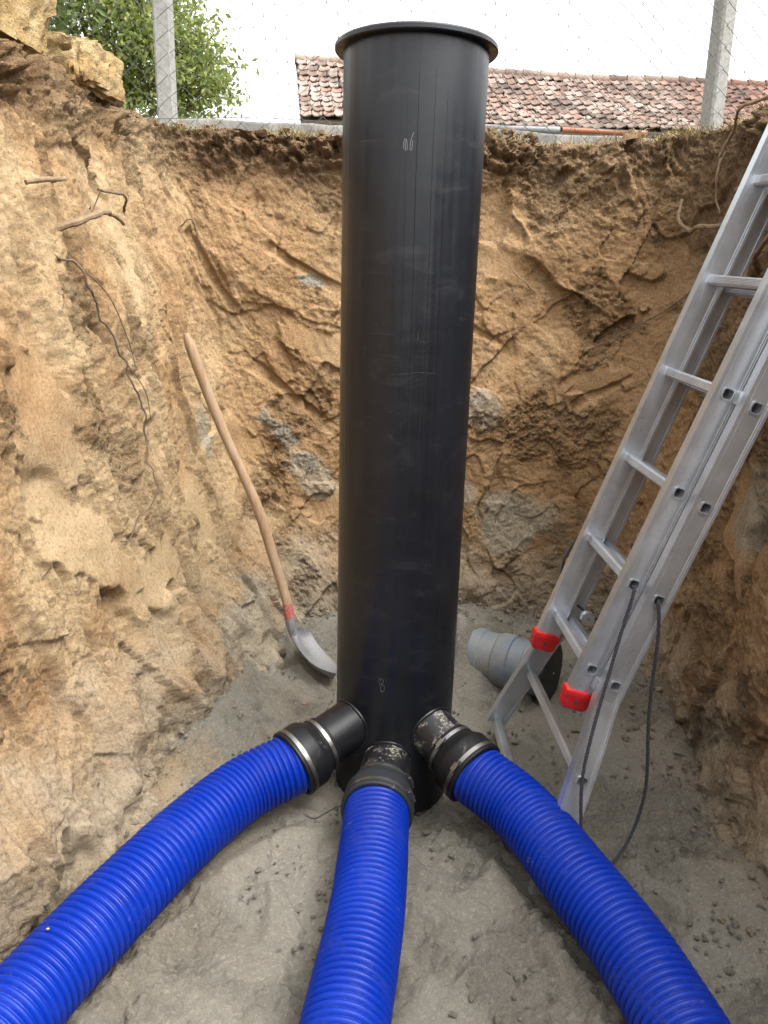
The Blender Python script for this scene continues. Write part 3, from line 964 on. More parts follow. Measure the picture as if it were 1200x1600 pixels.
specs = [
    (LEFT, [0.152, 0.125, 0.11, 0.10, 0.09, 0.085, 0.08, 0.08, 0.08, 0.08], (SX, SY, 0.262), 'black rubber coupling joining the left blue hose to the shaft', 'blue corrugated hose curving away to the left along the wall', -2.1),
    (MID, [0.105, 0.085, 0.08, 0.08, 0.08, 0.08, 0.08, 0.08], (SX, SY, 0.118), 'greyish rubber coupling joining the middle blue hose to the shaft', 'blue corrugated hose running straight towards the viewer in the middle', 0.4),
    (RIGHT, [0.152, 0.125, 0.11, 0.10, 0.09, 0.085, 0.08, 0.08, 0.08], (SX, SY, 0.262), 'black rubber coupling joining the right blue hose to the shaft', 'blue corrugated hose curving to the right past the ladder foot', 2.4),
]
for path, zs, frm, lc, lh, scr_a in specs:
    pts, axis, M, L = run(path, zs, frm, None, lh, lc)
    # hose starts inside its coupling, along the stub axis
    start = Vector(pts[0]) - axis * 0.075
    coupling(M, L + 0.006, lc, scr_a)
    hose([tuple(start)] + pts, lh)
    # weld collar where the stub meets the shaft
    ax2 = Vector((axis.x, axis.y, 0)).normalized()
    s0 = Vector(frm)
    b_ = (s0.x - SX) * axis.x + (s0.y - SY) * axis.y
    cc = (s0.x - SX) ** 2 + (s0.y - SY) ** 2 - RS ** 2
    a_ = axis.x ** 2 + axis.y ** 2
    ring = []
    R3 = M.to_3x3()
    for k in range(49):
        q = 2 * math.pi * k / 48
        o_ = s0 + R3 @ Vector((0.082 * math.cos(q), 0.082 * math.sin(q), 0))
        bb = (o_.x - SX) * axis.x + (o_.y - SY) * axis.y
        c2 = (o_.x - SX) ** 2 + (o_.y - SY) ** 2 - RS ** 2
        disc = max(bb * bb - a_ * c2, 0)
        t_ = (-bb + math.sqrt(disc)) / a_
        ring.append(o_ + axis * t_ - Vector((SX, SY, 0)))
    m = MB(); m.tube(ring, 0.006, 8, cap=False)
    m.build('weld_bead', M_hdpe, shaft)

# a bent wire tail under the left coupling
m = MB(); m.tube(spline([(-0.225, 2.02, 0.04), (-0.19, 2.03, 0.015), (-0.15, 2.06, 0.02), (-0.11, 2.08, 0.03)], 14), 0.0025, 6)
tag(m.build('wire_scrap', M_steel), 'short bent wire scrap under the left rubber coupling', 'wire')

# ------------------------------------------------------------------ grey buried pipe with black cap
CAPC = Vector((0.705, 2.86, 0.105)); CAPD = Vector((0.86, -0.50, 0.02)).normalized()
gp = thing('capped_drain_pipe', 'grey ribbed drain pipe with a black end cap, half buried behind the ladder', 'pipe', CAPC)
Mi = Matrix.Translation(-CAPC) @ frame_to(CAPC, CAPD)
m = MB()
m.lathe([(0.104, -0.75), (0.104, -0.34), (0.115, -0.335), (0.115, -0.30), (0.108, -0.292), (0.108, -0.235), (0.112, -0.232), (0.118, -0.222), (0.118, -0.165), (0.1095, -0.16), (0.1095, -0.105), (0.1165, -0.10), (0.1165, -0.075), (0.109, -0.075), (0.109, -0.015), (0.09, -0.012)], 72, Mi)
m.build('pipe_body', M_greypipe, gp, angle=35)
m = MB()
m.lathe([(0.112, -0.018), (0.126, -0.018), (0.130, -0.014), (0.130, 0.004), (0.126, 0.008), (0.05, 0.010)], 72, Mi)
m.disc(0.05, 0.010, 72, Mi)
m.build('end_cap', M_black, gp, angle=35)
m = MB(); m.lathe([(0.0, 0.014), (0.003, 0.014), (0.0045, 0.0105)], 10, Mi); m.build('rivet', M_steel, gp)

# ------------------------------------------------------------------ aluminium ladder: two nested sections, flared foot
LB = Vector((0.582, 2.346, 0.588)); LS = Vector((0.311, -0.024, 0.950)).normalized()
LR = Vector((0.075, -0.996, -0.050)); LR = (LR - LS * LR.dot(LS)).normalized()
LN = Vector((-0.947, -0.087, 0.308)); LN = (LN - LS * LN.dot(LS) - LR * LN.dot(LR)).normalized()
SPC = 0.28
lroot = LB + LS * (-0.63)
ladder = thing('aluminium_ladder', 'silver aluminium extension ladder with red stile caps leaning on the right wall', 'ladder', lroot)
def LP(k, r, n):
    """ladder coordinates: k metres along the stiles, r metres towards the near side, n metres off the plane"""
    return LB + LS * k + LR * r + LN * n - lroot

def stile(kpath, r_in, r_out, nc, half, holes, name='stile'):
    """box stile as two plates with rung holes and two flanges; kpath: list of (k, r shift)"""
    m = MB()
    hs = 0.0145
    def shift(k):
        return float(np.interp(k, [a for a, _ in kpath], [b for _, b in kpath]))
    cuts = sorted(set([kpath[0][0], kpath[-1][0]] + [a for a, _ in kpath[1:-1]] + [h - 0.03 for h in holes] + [h + 0.03 for h in holes]))
    for r in (r_in, r_out):
        for a, b in zip(cuts[:-1], cuts[1:]):
            h = [x for x in holes if abs(x - (a + b) / 2) < 0.004]
            if not h:
                m.add([LP(a, r + shift(a), nc - half), LP(b, r + shift(b), nc - half), LP(b, r + shift(b), nc + half), LP(a, r + shift(a), nc + half)], [(0, 1, 2, 3)])
            else:
                N_ = 16
                inner, outer = [], []
                for q in range(N_):
                    an = 2 * math.pi * (q + 0.5) / N_
                    c_, s_ = math.cos(an), math.sin(an)
                    g = (abs(c_) ** 5 + abs(s_) ** 5) ** (-1 / 5)
                    inner.append((h[0] + hs * g * c_, nc + hs * g * s_))
                    mx = max(abs(c_), abs(s_))
                    outer.append((h[0] + 0.03 * c_ / mx, nc + half * s_ / mx))
                vs_ = [LP(k, r + shift(k), n) for k, n in inner + outer]
                fs_ = [(q, (q + 1) % N_, N_ + (q + 1) % N_, N_ + q) for q in range(N_)]
                # corners of the plate
                m.add(vs_, fs_)
                for sk, sn in ((1, 1), (1, -1), (-1, 1), (-1, -1)):
                    cand = sorted(range(N_), key=lambda q: (outer[q][0] - h[0] - sk * 0.03) ** 2 + (outer[q][1] - nc - sn * half) ** 2)[:2]
                    k_, n_ = h[0] + sk * 0.03, nc + sn * half
                    m.add([LP(outer[cand[0]][0], r + shift(outer[cand[0]][0]), outer[cand[0]][1]), LP(k_, r + shift(k_), n_), LP(outer[cand[1]][0], r + shift(outer[cand[1]][0]), outer[cand[1]][1])], [(0, 1, 2)])
    ro, ri = max(r_in, r_out), min(r_in, r_out)
    lip = 0.0028
    for sn in (-1, 1):          # flanges with a small raised lip
        ks = [a for a, _ in kpath]
        for a, b in zip(ks[:-1], ks[1:]):
            vs_ = []
            for k in (a, b):
                for (r, n) in ((ri - lip, nc + sn * (half - 0.0065)), (ro + lip, nc + sn * (half - 0.0065)), (ro + lip, nc + sn * (half + 0.001)), (ri - lip, nc + sn * (half + 0.001))):
                    vs_.append(LP(k, r + shift(k), n))
            m.add(vs_, [(0, 1, 5, 4), (1, 2, 6, 5), (2, 3, 7, 6), (3, 0, 4, 7), (0, 3, 2, 1), (4, 5, 6, 7)])
    for n_ in (-0.0235, 0.0235):      # extrusion ridges on the faces
        for r in (ri, ro):
            m.tube([LP(a, r + b, nc + n_) for a, b in kpath], 0.0011, 5)
    for k in (kpath[0][0], kpath[-1][0]):      # end plugs, set in a little
        kk = k + (0.003 if k == kpath[0][0] else -0.003)
        m.add([LP(kk, ri + shift(k), nc - half), LP(kk, ro + shift(k), nc - half), LP(kk, ro + shift(k), nc + half), LP(kk, ri + shift(k), nc + half)], [(0, 1, 2, 3)])
    return m.build(name, M_alu, ladder, angle=25, fix=True)

def rung(k, r0, r1, nc, hs=0.0145):
    m = MB()
    N_ = 16
    rings = []
    # outside from far to near end with a flared lip, then back inside as a hollow
    for (r, g_) in ((r0 - 0.001, 0.97), (r0, 1.0), (r1, 1.0), (r1 + 0.0015, 1.10), (r1 + 0.004, 1.12), (r1 + 0.004, 0.90), (r1 - 0.01, 0.86), (r1 - 0.20, 0.86)):
        rings.append([])
        for q in range(N_):
            an = 2 * math.pi * (q + 0.5) / N_
            c_, s_ = math.cos(an), math.sin(an)
            g = (abs(c_) ** 5 + abs(s_) ** 5) ** (-1 / 5) * hs * g_
            rings[-1].append(LP(k + g * c_, r, nc + g * s_))
    vs_ = [p for rg in rings for p in rg]
    fs_ = [(i * N_ + q, i * N_ + (q + 1) % N_, (i + 1) * N_ + (q + 1) % N_, (i + 1) * N_ + q) for i in range(len(rings) - 1) for q in range(N_)]
    fs_ += [tuple(range(N_)), tuple((len(rings) - 1) * N_ + q for q in range(N_))]
    m.add(vs_, fs_)
    # grip ridges on the tread sides
    for sn in (-1, 1):
        for o_ in (-0.008, -0.004, 0, 0.004, 0.008):
            m.tube([LP(k + o_, r0 + 0.03, nc + sn * (hs + 0.0003)), LP(k + o_, r1 - 0.03, nc + sn * (hs + 0.0003))], 0.0011, 5)
    return m.build('rung', M_alu, ladder, angle=35, fix=False)

KT_A, KT_B = 2.75, 2.35
HA = 0.036
NB_ = -0.060
holesA = [SPC * i for i in range(0, 10)]
holesB = [SPC * i - 0.008 for i in range(-1, 9)]
stile([(-0.115, 0), (KT_A, 0)], 0.325, 0.350, 0.0, HA, holesA)
stile([(-0.115, 0), (KT_A, 0)], -0.025, 0.0, 0.0, HA, holesA)
flare_n = [(-0.64, 0.160), (-0.40, 0.098), (-0.20, 0.045), (-0.06, 0.0), (KT_B, 0)]
flare_f = [(-0.57, -0.175), (-0.40, -0.130), (-0.20, -0.075), (0.02, 0.0), (KT_B, 0)]
stile(flare_n, 0.374, 0.399, NB_, HA, holesB)
stile(flare_f, -0.062, -0.037, NB_, HA, holesB)
for k in holesA:
    rung(k, -0.001, 0.350, 0.0)
for k in holesB:
    fn = float(np.interp(k, [a for a, _ in flare_n], [b for _, b in flare_n])); ff = float(np.interp(k, [a for a, _ in flare_f], [b for _, b in flare_f]))
    rung(k, -0.038 + ff, 0.399 + fn, NB_)
m = MB()      # foot bar between the flared stile ends
m.box((LP(-0.56, -0.215, NB_) + LP(-0.630, 0.54, NB_)) / 2, (LP(-0.630, 0.54, NB_) - LP(-0.56, -0.215, NB_)) / 2, LN * 0.016, LS * 0.013)
m.build('foot_bar', M_alu, ladder, bevel=0.003)
for r in (0.3375, -0.0125):      # red plastic end caps of the upper section
    m = MB()
    def ring_(k, a, b):
        return [LP(k, r - a, -b), LP(k, r + a, -b), LP(k, r + a, b), LP(k, r - a, b)]
    R_ = [ring_(-0.075, 0.018, 0.041), ring_(-0.078, 0.021, 0.045), ring_(-0.098, 0.021, 0.045), ring_(-0.103, 0.018, 0.041), ring_(-0.128, 0.018, 0.040), ring_(-0.140, 0.013, 0.030)]
    vs_ = [p for q in R_ for p in q]
    m.add(vs_, [(i * 4 + q, i * 4 + (q + 1) % 4, (i + 1) * 4 + (q + 1) % 4, (i + 1) * 4 + q) for i in range(len(R_) - 1) for q in range(4)] + [(0, 1, 2, 3), tuple(len(vs_) - 4 + q for q in range(4))])
    cap_ = m.build('stile_cap', M_red, ladder, bevel=0.002, angle=30)
    m = MB()
    m.tube([LP(-0.112, r + 0.0165, 0.0), LP(-0.112, r + 0.0215, 0.0)], 0.006, 10)
    m.build('screw', M_steel, cap_)
for (k, r, n) in ((0.0 - 0.03, 0.367, -0.028), (0.84, 0.362, -0.03), (1.12, 0.362, -0.03)):       # guide hooks between the two near stiles
    m = MB(); m.box(LP(k, r, n), LS * 0.018, LR * 0.013, LN * 0.012); m.build('guide_bracket', M_alu, ladder, bevel=0.003)
# pulley on the far side
m = MB(); Mp = Matrix.Translation(LP(0.03, 0.03, -0.085)) @ LR.to_track_quat('Z', 'Y').to_matrix().to_4x4()
m.lathe([(0.004, -0.012), (0.022, -0.012), (0.022, -0.008), (0.015, -0.004), (0.015, 0.004), (0.022, 0.008), (0.022, 0.012), (0.004, 0.012)], 24, Mp, closed=True)
m.build('pulley', M_alu, ladder)

def rope(pts, label, r=0.0052):
    P, length = even_spline(pts, 260)
    T = np.gradient(P, axis=0); T /= np.linalg.norm(T, axis=1)[:, None]
    A = np.cross(T, np.array([0.31, 0.84, 0.2])); A /= np.linalg.norm(A, axis=1)[:, None]
    B = np.cross(T, A)
    m = MB()
    ph = np.linspace(0, length / 0.030 * 2 * math.pi, len(P))
    for k in range(3):
        q = ph + k * 2 * math.pi / 3
        m.tube(P + (A * np.cos(q)[:, None] + B * np.sin(q)[:, None]) * r * 0.55, r * 0.58, 6)
    return tag(m.build('rope', M_rope, fix=False), label, 'rope')
W = lambda k, r, n: tuple(lroot + LP(k, r, n))
pa, pb = W(0.272, 0.345, 0.0), W(0.272, 0.392, NB_)
rope([pa, W(0.262, 0.372, 0.0), W(0.10, 0.400, -0.012), W(-0.22, 0.49, -0.03), (0.578, 1.83, 0.15), (0.575, 1.80, 0.03), (0.60, 1.80, 0.0), (0.66, 1.84, 0.01), (0.745, 1.91, 0.06), (0.785, 1.935, 0.22), W(-0.05, 0.425, -0.178), W(0.17, 0.418, -0.100), W(0.262, 0.412, NB_), pb], 'thin black rope looping down from the near ladder stiles to the sand')
rope([W(0.32, 0.06, -0.10), W(0.20, 0.08, -0.13), W(0.08, 0.07, -0.13), W(0.035, 0.035, -0.105), W(0.03, -0.01, -0.10), W(0.06, -0.07, -0.02), W(0.16, -0.06, 0.03), W(0.28, -0.05, 0.02)], 'black cord hanging round the pulley behind the far ladder stile', 0.0042)

# ------------------------------------------------------------------ shovel
shovel = thing('shovel', 'long handled shovel with a red banded wooden handle leaning in the left corner', 'shovel', (-0.21, 3.0, 0.0))
SO = Vector((-0.21, 3.0, 0.0))
hp = even_spline([(-0.838, 3.24, 1.407), (-0.715, 3.26, 1.04), (-0.560, 3.235, 0.684), (-0.478, 3.21, 0.427), (-0.430, 3.18, 0.285), (-0.405, 3.15, 0.185)], 60)[0]
m = MB()
rr_ = [0.0218 + 0.001 * math.sin(i * 0.2) for i in range(60)]
rr_[0], rr_[1] = 0.010, 0.0165
m.tube([Vector(p) - SO for p in hp], rr_, 14)
handle = m.build('handle', M_wood, shovel)
m = MB(); m.tube([Vector(p) - SO for p in hp[56:60]], 0.0228, 14); m.build('red_band', dusty('red_tape', (0.36, 0.06, 0.05), 0.6, (0.36, 0.24, 0.18), 0.40, 0.58, 60), handle)
M_blade = dusty('worn_shovel_steel', (0.17, 0.175, 0.19), 0.42, (0.30, 0.27, 0.22), 0.40, 0.60, 16)
sp = [Vector(p) - SO for p in hp[58:]] + [Vector((-0.398, 3.142, 0.150)) - SO, Vector((-0.388, 3.132, 0.115)) - SO, Vector((-0.365, 3.115, 0.085)) - SO]
m = MB(); m.tube(sp, [0.0225] * 2 + [0.0215, 0.018, 0.012], 14); m.build('socket', M_blade, shovel)
B0 = Vector((-0.392, 3.135, 0.125)) - SO; B1 = Vector((-0.198, 2.985, -0.018)) - SO
ax = (B1 - B0).normalized(); bl = (B1 - B0).length
wd = Vector((0.25, 0.90, -0.12)); wd = (wd - ax * wd.dot(ax)).normalized()
nr_ = ax.cross(wd).normalized()
if nr_.z < 0: nr_ = -nr_
nu, nv = 22, 15
top_, bot_ = [], []
for i in range(nu):
    u = i / (nu - 1)
    half = 0.078 * min(1, (u / 0.16 + 0.25)) * (1 - 0.85 * max(0, (u - 0.62) / 0.38) ** 2.2)
    for j in range(nv):
        v = j / (nv - 1) * 2 - 1
        lift = 0.035 * v * v + 0.040 * math.sin(math.pi * u) * -0.6 + 0.018 * math.exp(-(v / 0.16) ** 2) * max(0, 1 - u * 1.6)
        p = B0 + ax * (u * bl) + wd * (v * half) + nr_ * lift
        top_.append(p); bot_.append(p - nr_ * 0.0025)
fs_ = []
nn_ = nu * nv
for i in range(nu - 1):
    for j in range(nv - 1):
        a = i * nv + j
        fs_ += [(a, a + 1, a + nv + 1, a + nv), (nn_ + a, nn_ + a + nv, nn_ + a + nv + 1, nn_ + a + 1)]
edge_loop = [j for j in range(nv)] + [i * nv + nv - 1 for i in range(1, nu)] + [(nu - 1) * nv + j for j in range(nv - 2, -1, -1)] + [i * nv for i in range(nu - 2, 0, -1)]
for a, b in zip(edge_loop, edge_loop[1:] + edge_loop[:1]):
    fs_.append((a, nn_ + a, nn_ + b, b))
m = MB(); m.add(top_ + bot_, fs_); m.build('blade', M_blade, shovel, angle=60)

# ------------------------------------------------------------------ roots sticking out of the walls
def root(szo, r0, r1, label, mat=None, twig=None, wig=0.006):
    """szo: list of (s, z, out) along the wall"""
    pts = [wall_at(s, z, o) for s, z, o in szo]
    n = 14 * len(pts)
    P = spline(pts, n)
    P += np.stack([fbm(P * 14 + k * 9, 2, 500 + k) for k in range(3)], 1) * wig
    m = MB()
    q = np.linspace(0, 1, n)
    rr = (r0 + (r1 - r0) * q) * (1 + 0.22 * fbm(P * 30, 2, 510))
    m.tube(P, list(rr), 8)
    if twig:
        for tw in twig:
            Pt = spline([wall_at(s, z, o) for s, z, o in tw], 16)
            m.tube(Pt, list(np.linspace(r0 * 0.55, r1 * 0.5, 16)), 6)
    return tag(m.build('root', mat or M_root), label, 'root', 'roots in the pit walls')
root([(4.20, 1.87, 0.02), (4.27, 1.875, 0.07), (4.33, 1.885, 0.06), (4.40, 1.90, 0.0)], 0.008, 0.005, 'short stubby root high on the left wall nearest the viewer')
root([(4.36, 1.75, -0.01), (4.42, 1.775, 0.06), (4.55, 1.81, 0.09), (4.68, 1.815, 0.09), (4.80, 1.80, 0.06)], 0.012, 0.007, 'thick forked root jutting from the left wall', twig=[[(4.40, 1.765, 0.05), (4.46, 1.815, 0.06), (4.58, 1.83, 0.05)]])
root([(4.70, 1.90, 0.04), (4.72, 1.905, 0.06), (4.86, 1.895, 0.06), (4.98, 1.87, 0.0)], 0.004, 0.005, 'thin angular twig bent over above the forked root', M_rootdark, twig=[[(4.71, 1.905, 0.05), (4.71, 1.87, 0.03), (4.70, 1.83, 0.02)]])
root([(4.31, 1.68, 0.0), (4.40, 1.60, 0.03), (4.52, 1.42, 0.03), (4.60, 1.28, 0.03), (4.66, 1.10, 0.02), (4.62, 0.98, 0.04), (4.58, 0.86, 0.03), (4.40, 0.74, 0.02)], 0.0045, 0.0022, 'long thin dark root trailing down the left wall', M_rootdark, twig=[[(4.36, 1.67, 0.01), (4.50, 1.55, 0.03), (4.62, 1.40, 0.02), (4.68, 1.30, 0.01)], [(4.57, 1.33, 0.03), (4.64, 1.22, 0.04), (4.72, 1.10, 0.02)]], wig=0.018)
root([(5.50, 1.84, 0.0), (5.56, 1.86, 0.03), (5.60, 1.78, 0.03), (5.59, 1.70, 0.01)], 0.003, 0.002, 'fine hooked rootlet near the left corner', M_rootdark)
root([(7.56, 2.03, 0.05), (7.58, 1.93, 0.06), (7.66, 1.885, 0.08), (7.78, 1.89, 0.09), (7.90, 1.905, 0.03)], 0.008, 0.011, 'pale bent root low under the dark topsoil right of the shaft')
root([(7.80, 2.20, 0.04), (7.82, 2.10, 0.07), (7.80, 2.02, 0.07), (7.84, 1.95, 0.04)], 0.006, 0.004, 'wriggling root hanging down in the upper right corner')
root([(7.80, 2.17, 0.05), (7.92, 2.27, 0.09), (8.05, 2.30, 0.10), (8.20, 2.36, 0.06)], 0.007, 0.006, 'curving root arching over the dark soil at upper right')
root([(7.72, 2.42, -0.02), (7.82, 2.38, 0.03), (7.95, 2.28, 0.05)], 0.006, 0.009, 'short brown branch sticking up over the rim in front of the roof')
root([(7.90, 2.02, 0.0), (7.95, 2.03, 0.06), (8.05, 2.05, 0.05)], 0.007, 0.006, 'stubby root end just left of the ladder top')
root([(7.28, 1.35, 0.02), (7.42, 1.43, 0.035), (7.56, 1.52, 0.03), (7.70, 1.64, 0.01)], 0.0025, 0.003, 'thin brown rootlet slanting up behind the ladder', M_rootdark)
root([(8.35, 1.70, 0.02), (8.48, 1.74, 0.07), (8.65, 1.80, 0.05)], 0.010, 0.008, 'brown root seen between the two ladder sections')
root([(6.88, 1.72, 0.03), (6.95, 1.66, 0.04), (7.0, 1.62, 0.02)], 0.003, 0.004, 'small pale rootlet on the back wall right of the shaft')

# ------------------------------------------------------------------ sandstone blocks on the left rim
def stone(name, c, half, rot, label, seed):
    bm = bmesh.new()
    bmesh.ops.create_cube(bm, size=2.0)
    bmesh.ops.bevel(bm, geom=bm.edges[:], offset=0.16, segments=2, affect='EDGES')
    bmesh.ops.subdivide_edges(bm, edges=bm.edges[:], cuts=13, use_grid_fill=True)
    bmesh.ops.triangulate(bm, faces=bm.faces[:])
    V = np.array([v.co[:] for v in bm.verts])
    nrm = V / np.linalg.norm(V, axis=1)[:, None]
    V = V * np.array(half)
    V = V + nrm * (fbm(V * 5 + seed, 3, 600 + seed) * 0.030 + fbm(V * 16, 4, 610, 0.62) * 0.020 + fbm(V * 60, 3, 613) * 0.005 + np.clip(worley(V * 9 + seed, 620, True)[2], -.8, .8) * 0.018)[:, None]
    for v, p in zip(bm.verts, V):
        v.co = p
    me = bpy.data.meshes.new(name); bm.to_mesh(me); bm.free()
    me.materials.append(M_stone); me.shade_smooth(); me.set_sharp_from_angle(angle=rad(45))
    o = link(bpy.data.objects.new(name, me)); o.location = c; o.rotation_euler = rot
    return tag(o, label, 'stone block', 'sandstone blocks on the rim')
stone('stone_block', (-1.195, 3.16, 2.345), (0.132, 0.16, 0.078), (0.05, 0.06, -0.22), 'squared yellow sandstone block lying on the left rim beside the tree', 3)
stone('stone_block', (-1.275, 2.66, 2.42), (0.155, 0.17, 0.15), (0.0, 0.03, -0.15), 'taller sandstone block at the top left, cut off by the picture edge', 8)

# ------------------------------------------------------------------ chain link fence
FY = 4.30
fence = thing('chain_link_fence', 'chain link fence on concrete posts standing behind the far rim', 'fence', (0, FY, 2.28))
def post(x, y, lean, turn):
    m = MB()
    ux, uy = Vector((math.cos(turn), math.sin(turn), 0)), Vector((-math.sin(turn), math.cos(turn), 0))
    vs_ = []
    hx, hy, ch = 0.043, 0.043, 0.010
    sec = [(-hx + ch, -hy), (hx - ch, -hy), (hx, -hy + ch), (hx, hy - ch), (hx - ch, hy), (-hx + ch, hy), (-hx, hy - ch), (-hx, -hy + ch)]
    for k in range(13):
        z = -0.25 + k * 0.16
        for a, b in sec:
            vs_.append(Vector((x, y - FY, z)) + ux * a + uy * b + Vector((lean * z, 0, 0)))
    fs_ = [(k * 8 + q, k * 8 + (q + 1) % 8, (k + 1) * 8 + (q + 1) % 8, (k + 1) * 8 + q) for k in range(12) for q in range(8)] + [tuple(range(8)), tuple(96 + q for q in range(8))]
    m.add(vs_, fs_)
    return m.build('post', M_concpale, fence, angle=30)
post(-1.155, FY, 0.0, 0.02)
post(1.605, FY, -0.012, 0.42)
post(-3.95, FY + 0.05, 0.0, 0.0)
post(4.35, FY, 0.0, 0.1)
m = MB()
cell_w, cell_h = 0.118, 0.098
x0, x1, z0, z1 = -3.95, 4.35, 0.02, 1.52
nwire = int((x1 - x0) / cell_w * 2)
nseg = int((z1 - z0) / (cell_h / 2))
for w in range(nwire):
    pts = []
    for k in range(nseg + 1):
        xx = x0 + (w + 0.5) * cell_w / 2 + cell_w / 4 * (1 if (k + w) % 2 else -1)
        zz = z0 + k * cell_h / 2
        sag = 0.02 * math.sin(xx * 2.1) + 0.012 * math.sin(xx * 5.3 + zz * 3)
        pts.append((xx + 0.010 * math.sin(zz * 7 + w), -0.062 + sag * 0.5 + (0.003 if k % 2 else -0.003), zz + sag))
    m.tube(pts, 0.0022, 4, cap=False)
m.build('wire_mesh', M_wire, fence, smooth=False, fix=False)
for zz in (0.12, 1.5):
    m = MB(); m.tube([(x0 + (x1 - x0) * k / 40, -0.068, zz + 0.012 * math.sin(k * 0.9)) for k in range(41)], 0.0018, 5); m.build('tension_wire', M_wire, fence)

# ------------------------------------------------------------------ low concrete wall and the two pipes lying on it
lw = MB()
vs_, nseg = [], 90
for k in range(nseg + 1):
    x = -4.5 + 9.5 * k / nseg
    top = 2.532 - 0.012 * (x + 0.6) + 0.018 * mnoise.noise((x * 2.3, 0, 4)) + 0.008 * mnoise.noise((x * 9, 2, 4))
    for (yy, zz) in ((4.96, 2.15), (4.96, top - 0.015), (4.975, top), (5.11, top), (5.125, top - 0.015), (5.125, 2.15)):
        vs_.append((x, yy + 0.004 * mnoise.noise((x * 6, zz * 6, 1)), zz))
lw.add(vs_, [(k * 6 + q, k * 6 + q + 1, (k + 1) * 6 + q + 1, (k + 1) * 6 + q) for k in range(nseg) for q in range(5)] + [(0, 1, 2, 3, 4, 5), tuple(nseg * 6 + q for q in range(6))])
tag(lw.build('boundary_wall', simple('dark_weathered_concrete', (0.155, 0.148, 0.135), 0.95, 0, 0.4, 14, 0.6, 60), angle=50), 'low grey concrete wall behind the fence', 'wall')
def lying_pipe(x0, x1, r, z0, z1, mat, label):
    m = MB(); c = Vector((x0, 5.0, z0))
    M = frame_to((0, 0, 0), Vector((x1 - x0, 0.02, z1 - z0)))
    L = x1 - x0
    m.lathe([(r * 0.9, 0), (r, 0), (r, L - 0.09), (r * 1.22, L - 0.08), (r * 1.22, L), (r * 1.0, L), (r * 0.9, L - 0.1)], 20, M, closed=True)
    o = m.build('drain_pipe', mat, angle=30); o.location = c
    return tag(o, label, 'pipe')
lying_pipe(-0.30, 0.98, 0.016, 2.553, 2.540, simple('pale_grey_plastic', (0.24, 0.245, 0.25), 0.5), 'thin pale grey pipe lying on the low wall right of the shaft')
lying_pipe(0.99, 1.50, 0.015, 2.540, 2.533, simple('orange_plastic', (0.30, 0.105, 0.05), 0.5), 'thin orange pipe lying on the low wall under the roof edge')

# ------------------------------------------------------------------ outbuilding with the old tiled roof
barn = thing('tiled_outbuilding', 'low outbuilding with an old pinkish clay tile roof behind the fence', 'building', (-1.72, 15.0, 2.28))
BO = Vector((-1.72, 15.0, 2.28))
def roofp(u, v):
    """u metres along the eave from the left gable, v 0 eave .. 1 ridge"""
    x = -1.70 + u - 0.42 * v * (1 - u / 20)
    y = 15.0 + 3.0 * v + 0.02 * u
    zb = 4.50 - 0.004 * u + 0.02 * math.sin(u * 1.1)
    zt = 6.14 - 0.021 * u + 0.03 * math.sin(u * 0.7 + 1)
    z = zb + (zt - zb) * v - 0.06 * math.sin(math.pi * v) + 0.012 * math.sin(u * 2.3 + v * 3)
    return Vector((x, y, z))
LEN = 13.0
M_plaster = simple('old_plaster', (0.34, 0.29, 0.23), 0.95, 0, 0.3, 4, 0.5, 20)
M_beam = simple('dark_timber', (0.07, 0.05, 0.035), 0.9, 0, 0.3, 12, 0.4, 40)
m = MB()
m.box(Vector((-1.25 + 6.2, 16.6, 3.35)) - BO, (6.2, 0, 0), (0, 1.15, 0), (0, 0, 1.07))
m.build('wall', M_plaster, barn, smooth=False)
m = MB()
deck, nu_ = [], 26
for i in range(nu_ + 1):
    for v in (0, 0.5, 1.0):
        p = roofp(0.03 + (LEN - 0.06) * i / nu_, v); deck.append(p - BO - Vector((0, 0, 0.06))); deck.append(p - BO - Vector((0, 0, 0.13)))
fs_ = []
for i in range(nu_):
    for j in (0, 2):
        a, b = i * 6 + j, (i + 1) * 6 + j
        fs_ += [(a, b, b + 2, a + 2), (a + 1, a + 3, b + 3, b + 1)]
    a, b = i * 6, (i + 1) * 6
    fs_ += [(a, a + 1, b + 1, b), (a + 4, b + 4, b + 5, a + 5)]
m.add(deck, fs_); m.build('roof_deck', M_beam, barn, smooth=False)
m = MB()      # the far slope, out of sight
m.add([roofp(0, 1) - BO, roofp(LEN, 1) - BO, roofp(LEN, 1) - BO + Vector((0, 3, -1.7)), roofp(0, 1) - BO + Vector((0, 3, -1.7))], [(0, 1, 2, 3)])
m.build('far_slope', M_beam, barn, smooth=False)
for i in range(0, 19):
    u = 0.25 + i * 0.68
    if u > LEN - .2: break
    m = MB()
    a, b = roofp(u, -0.03) - BO - Vector((0, 0, 0.16)), roofp(u, 0.35) - BO - Vector((0, 0, 0.16))
    m.box((a + b) / 2, (b - a) / 2, (0.04, 0, 0), (0, 0, 0.05)); m.build('rafter', M_beam, barn, smooth=False)

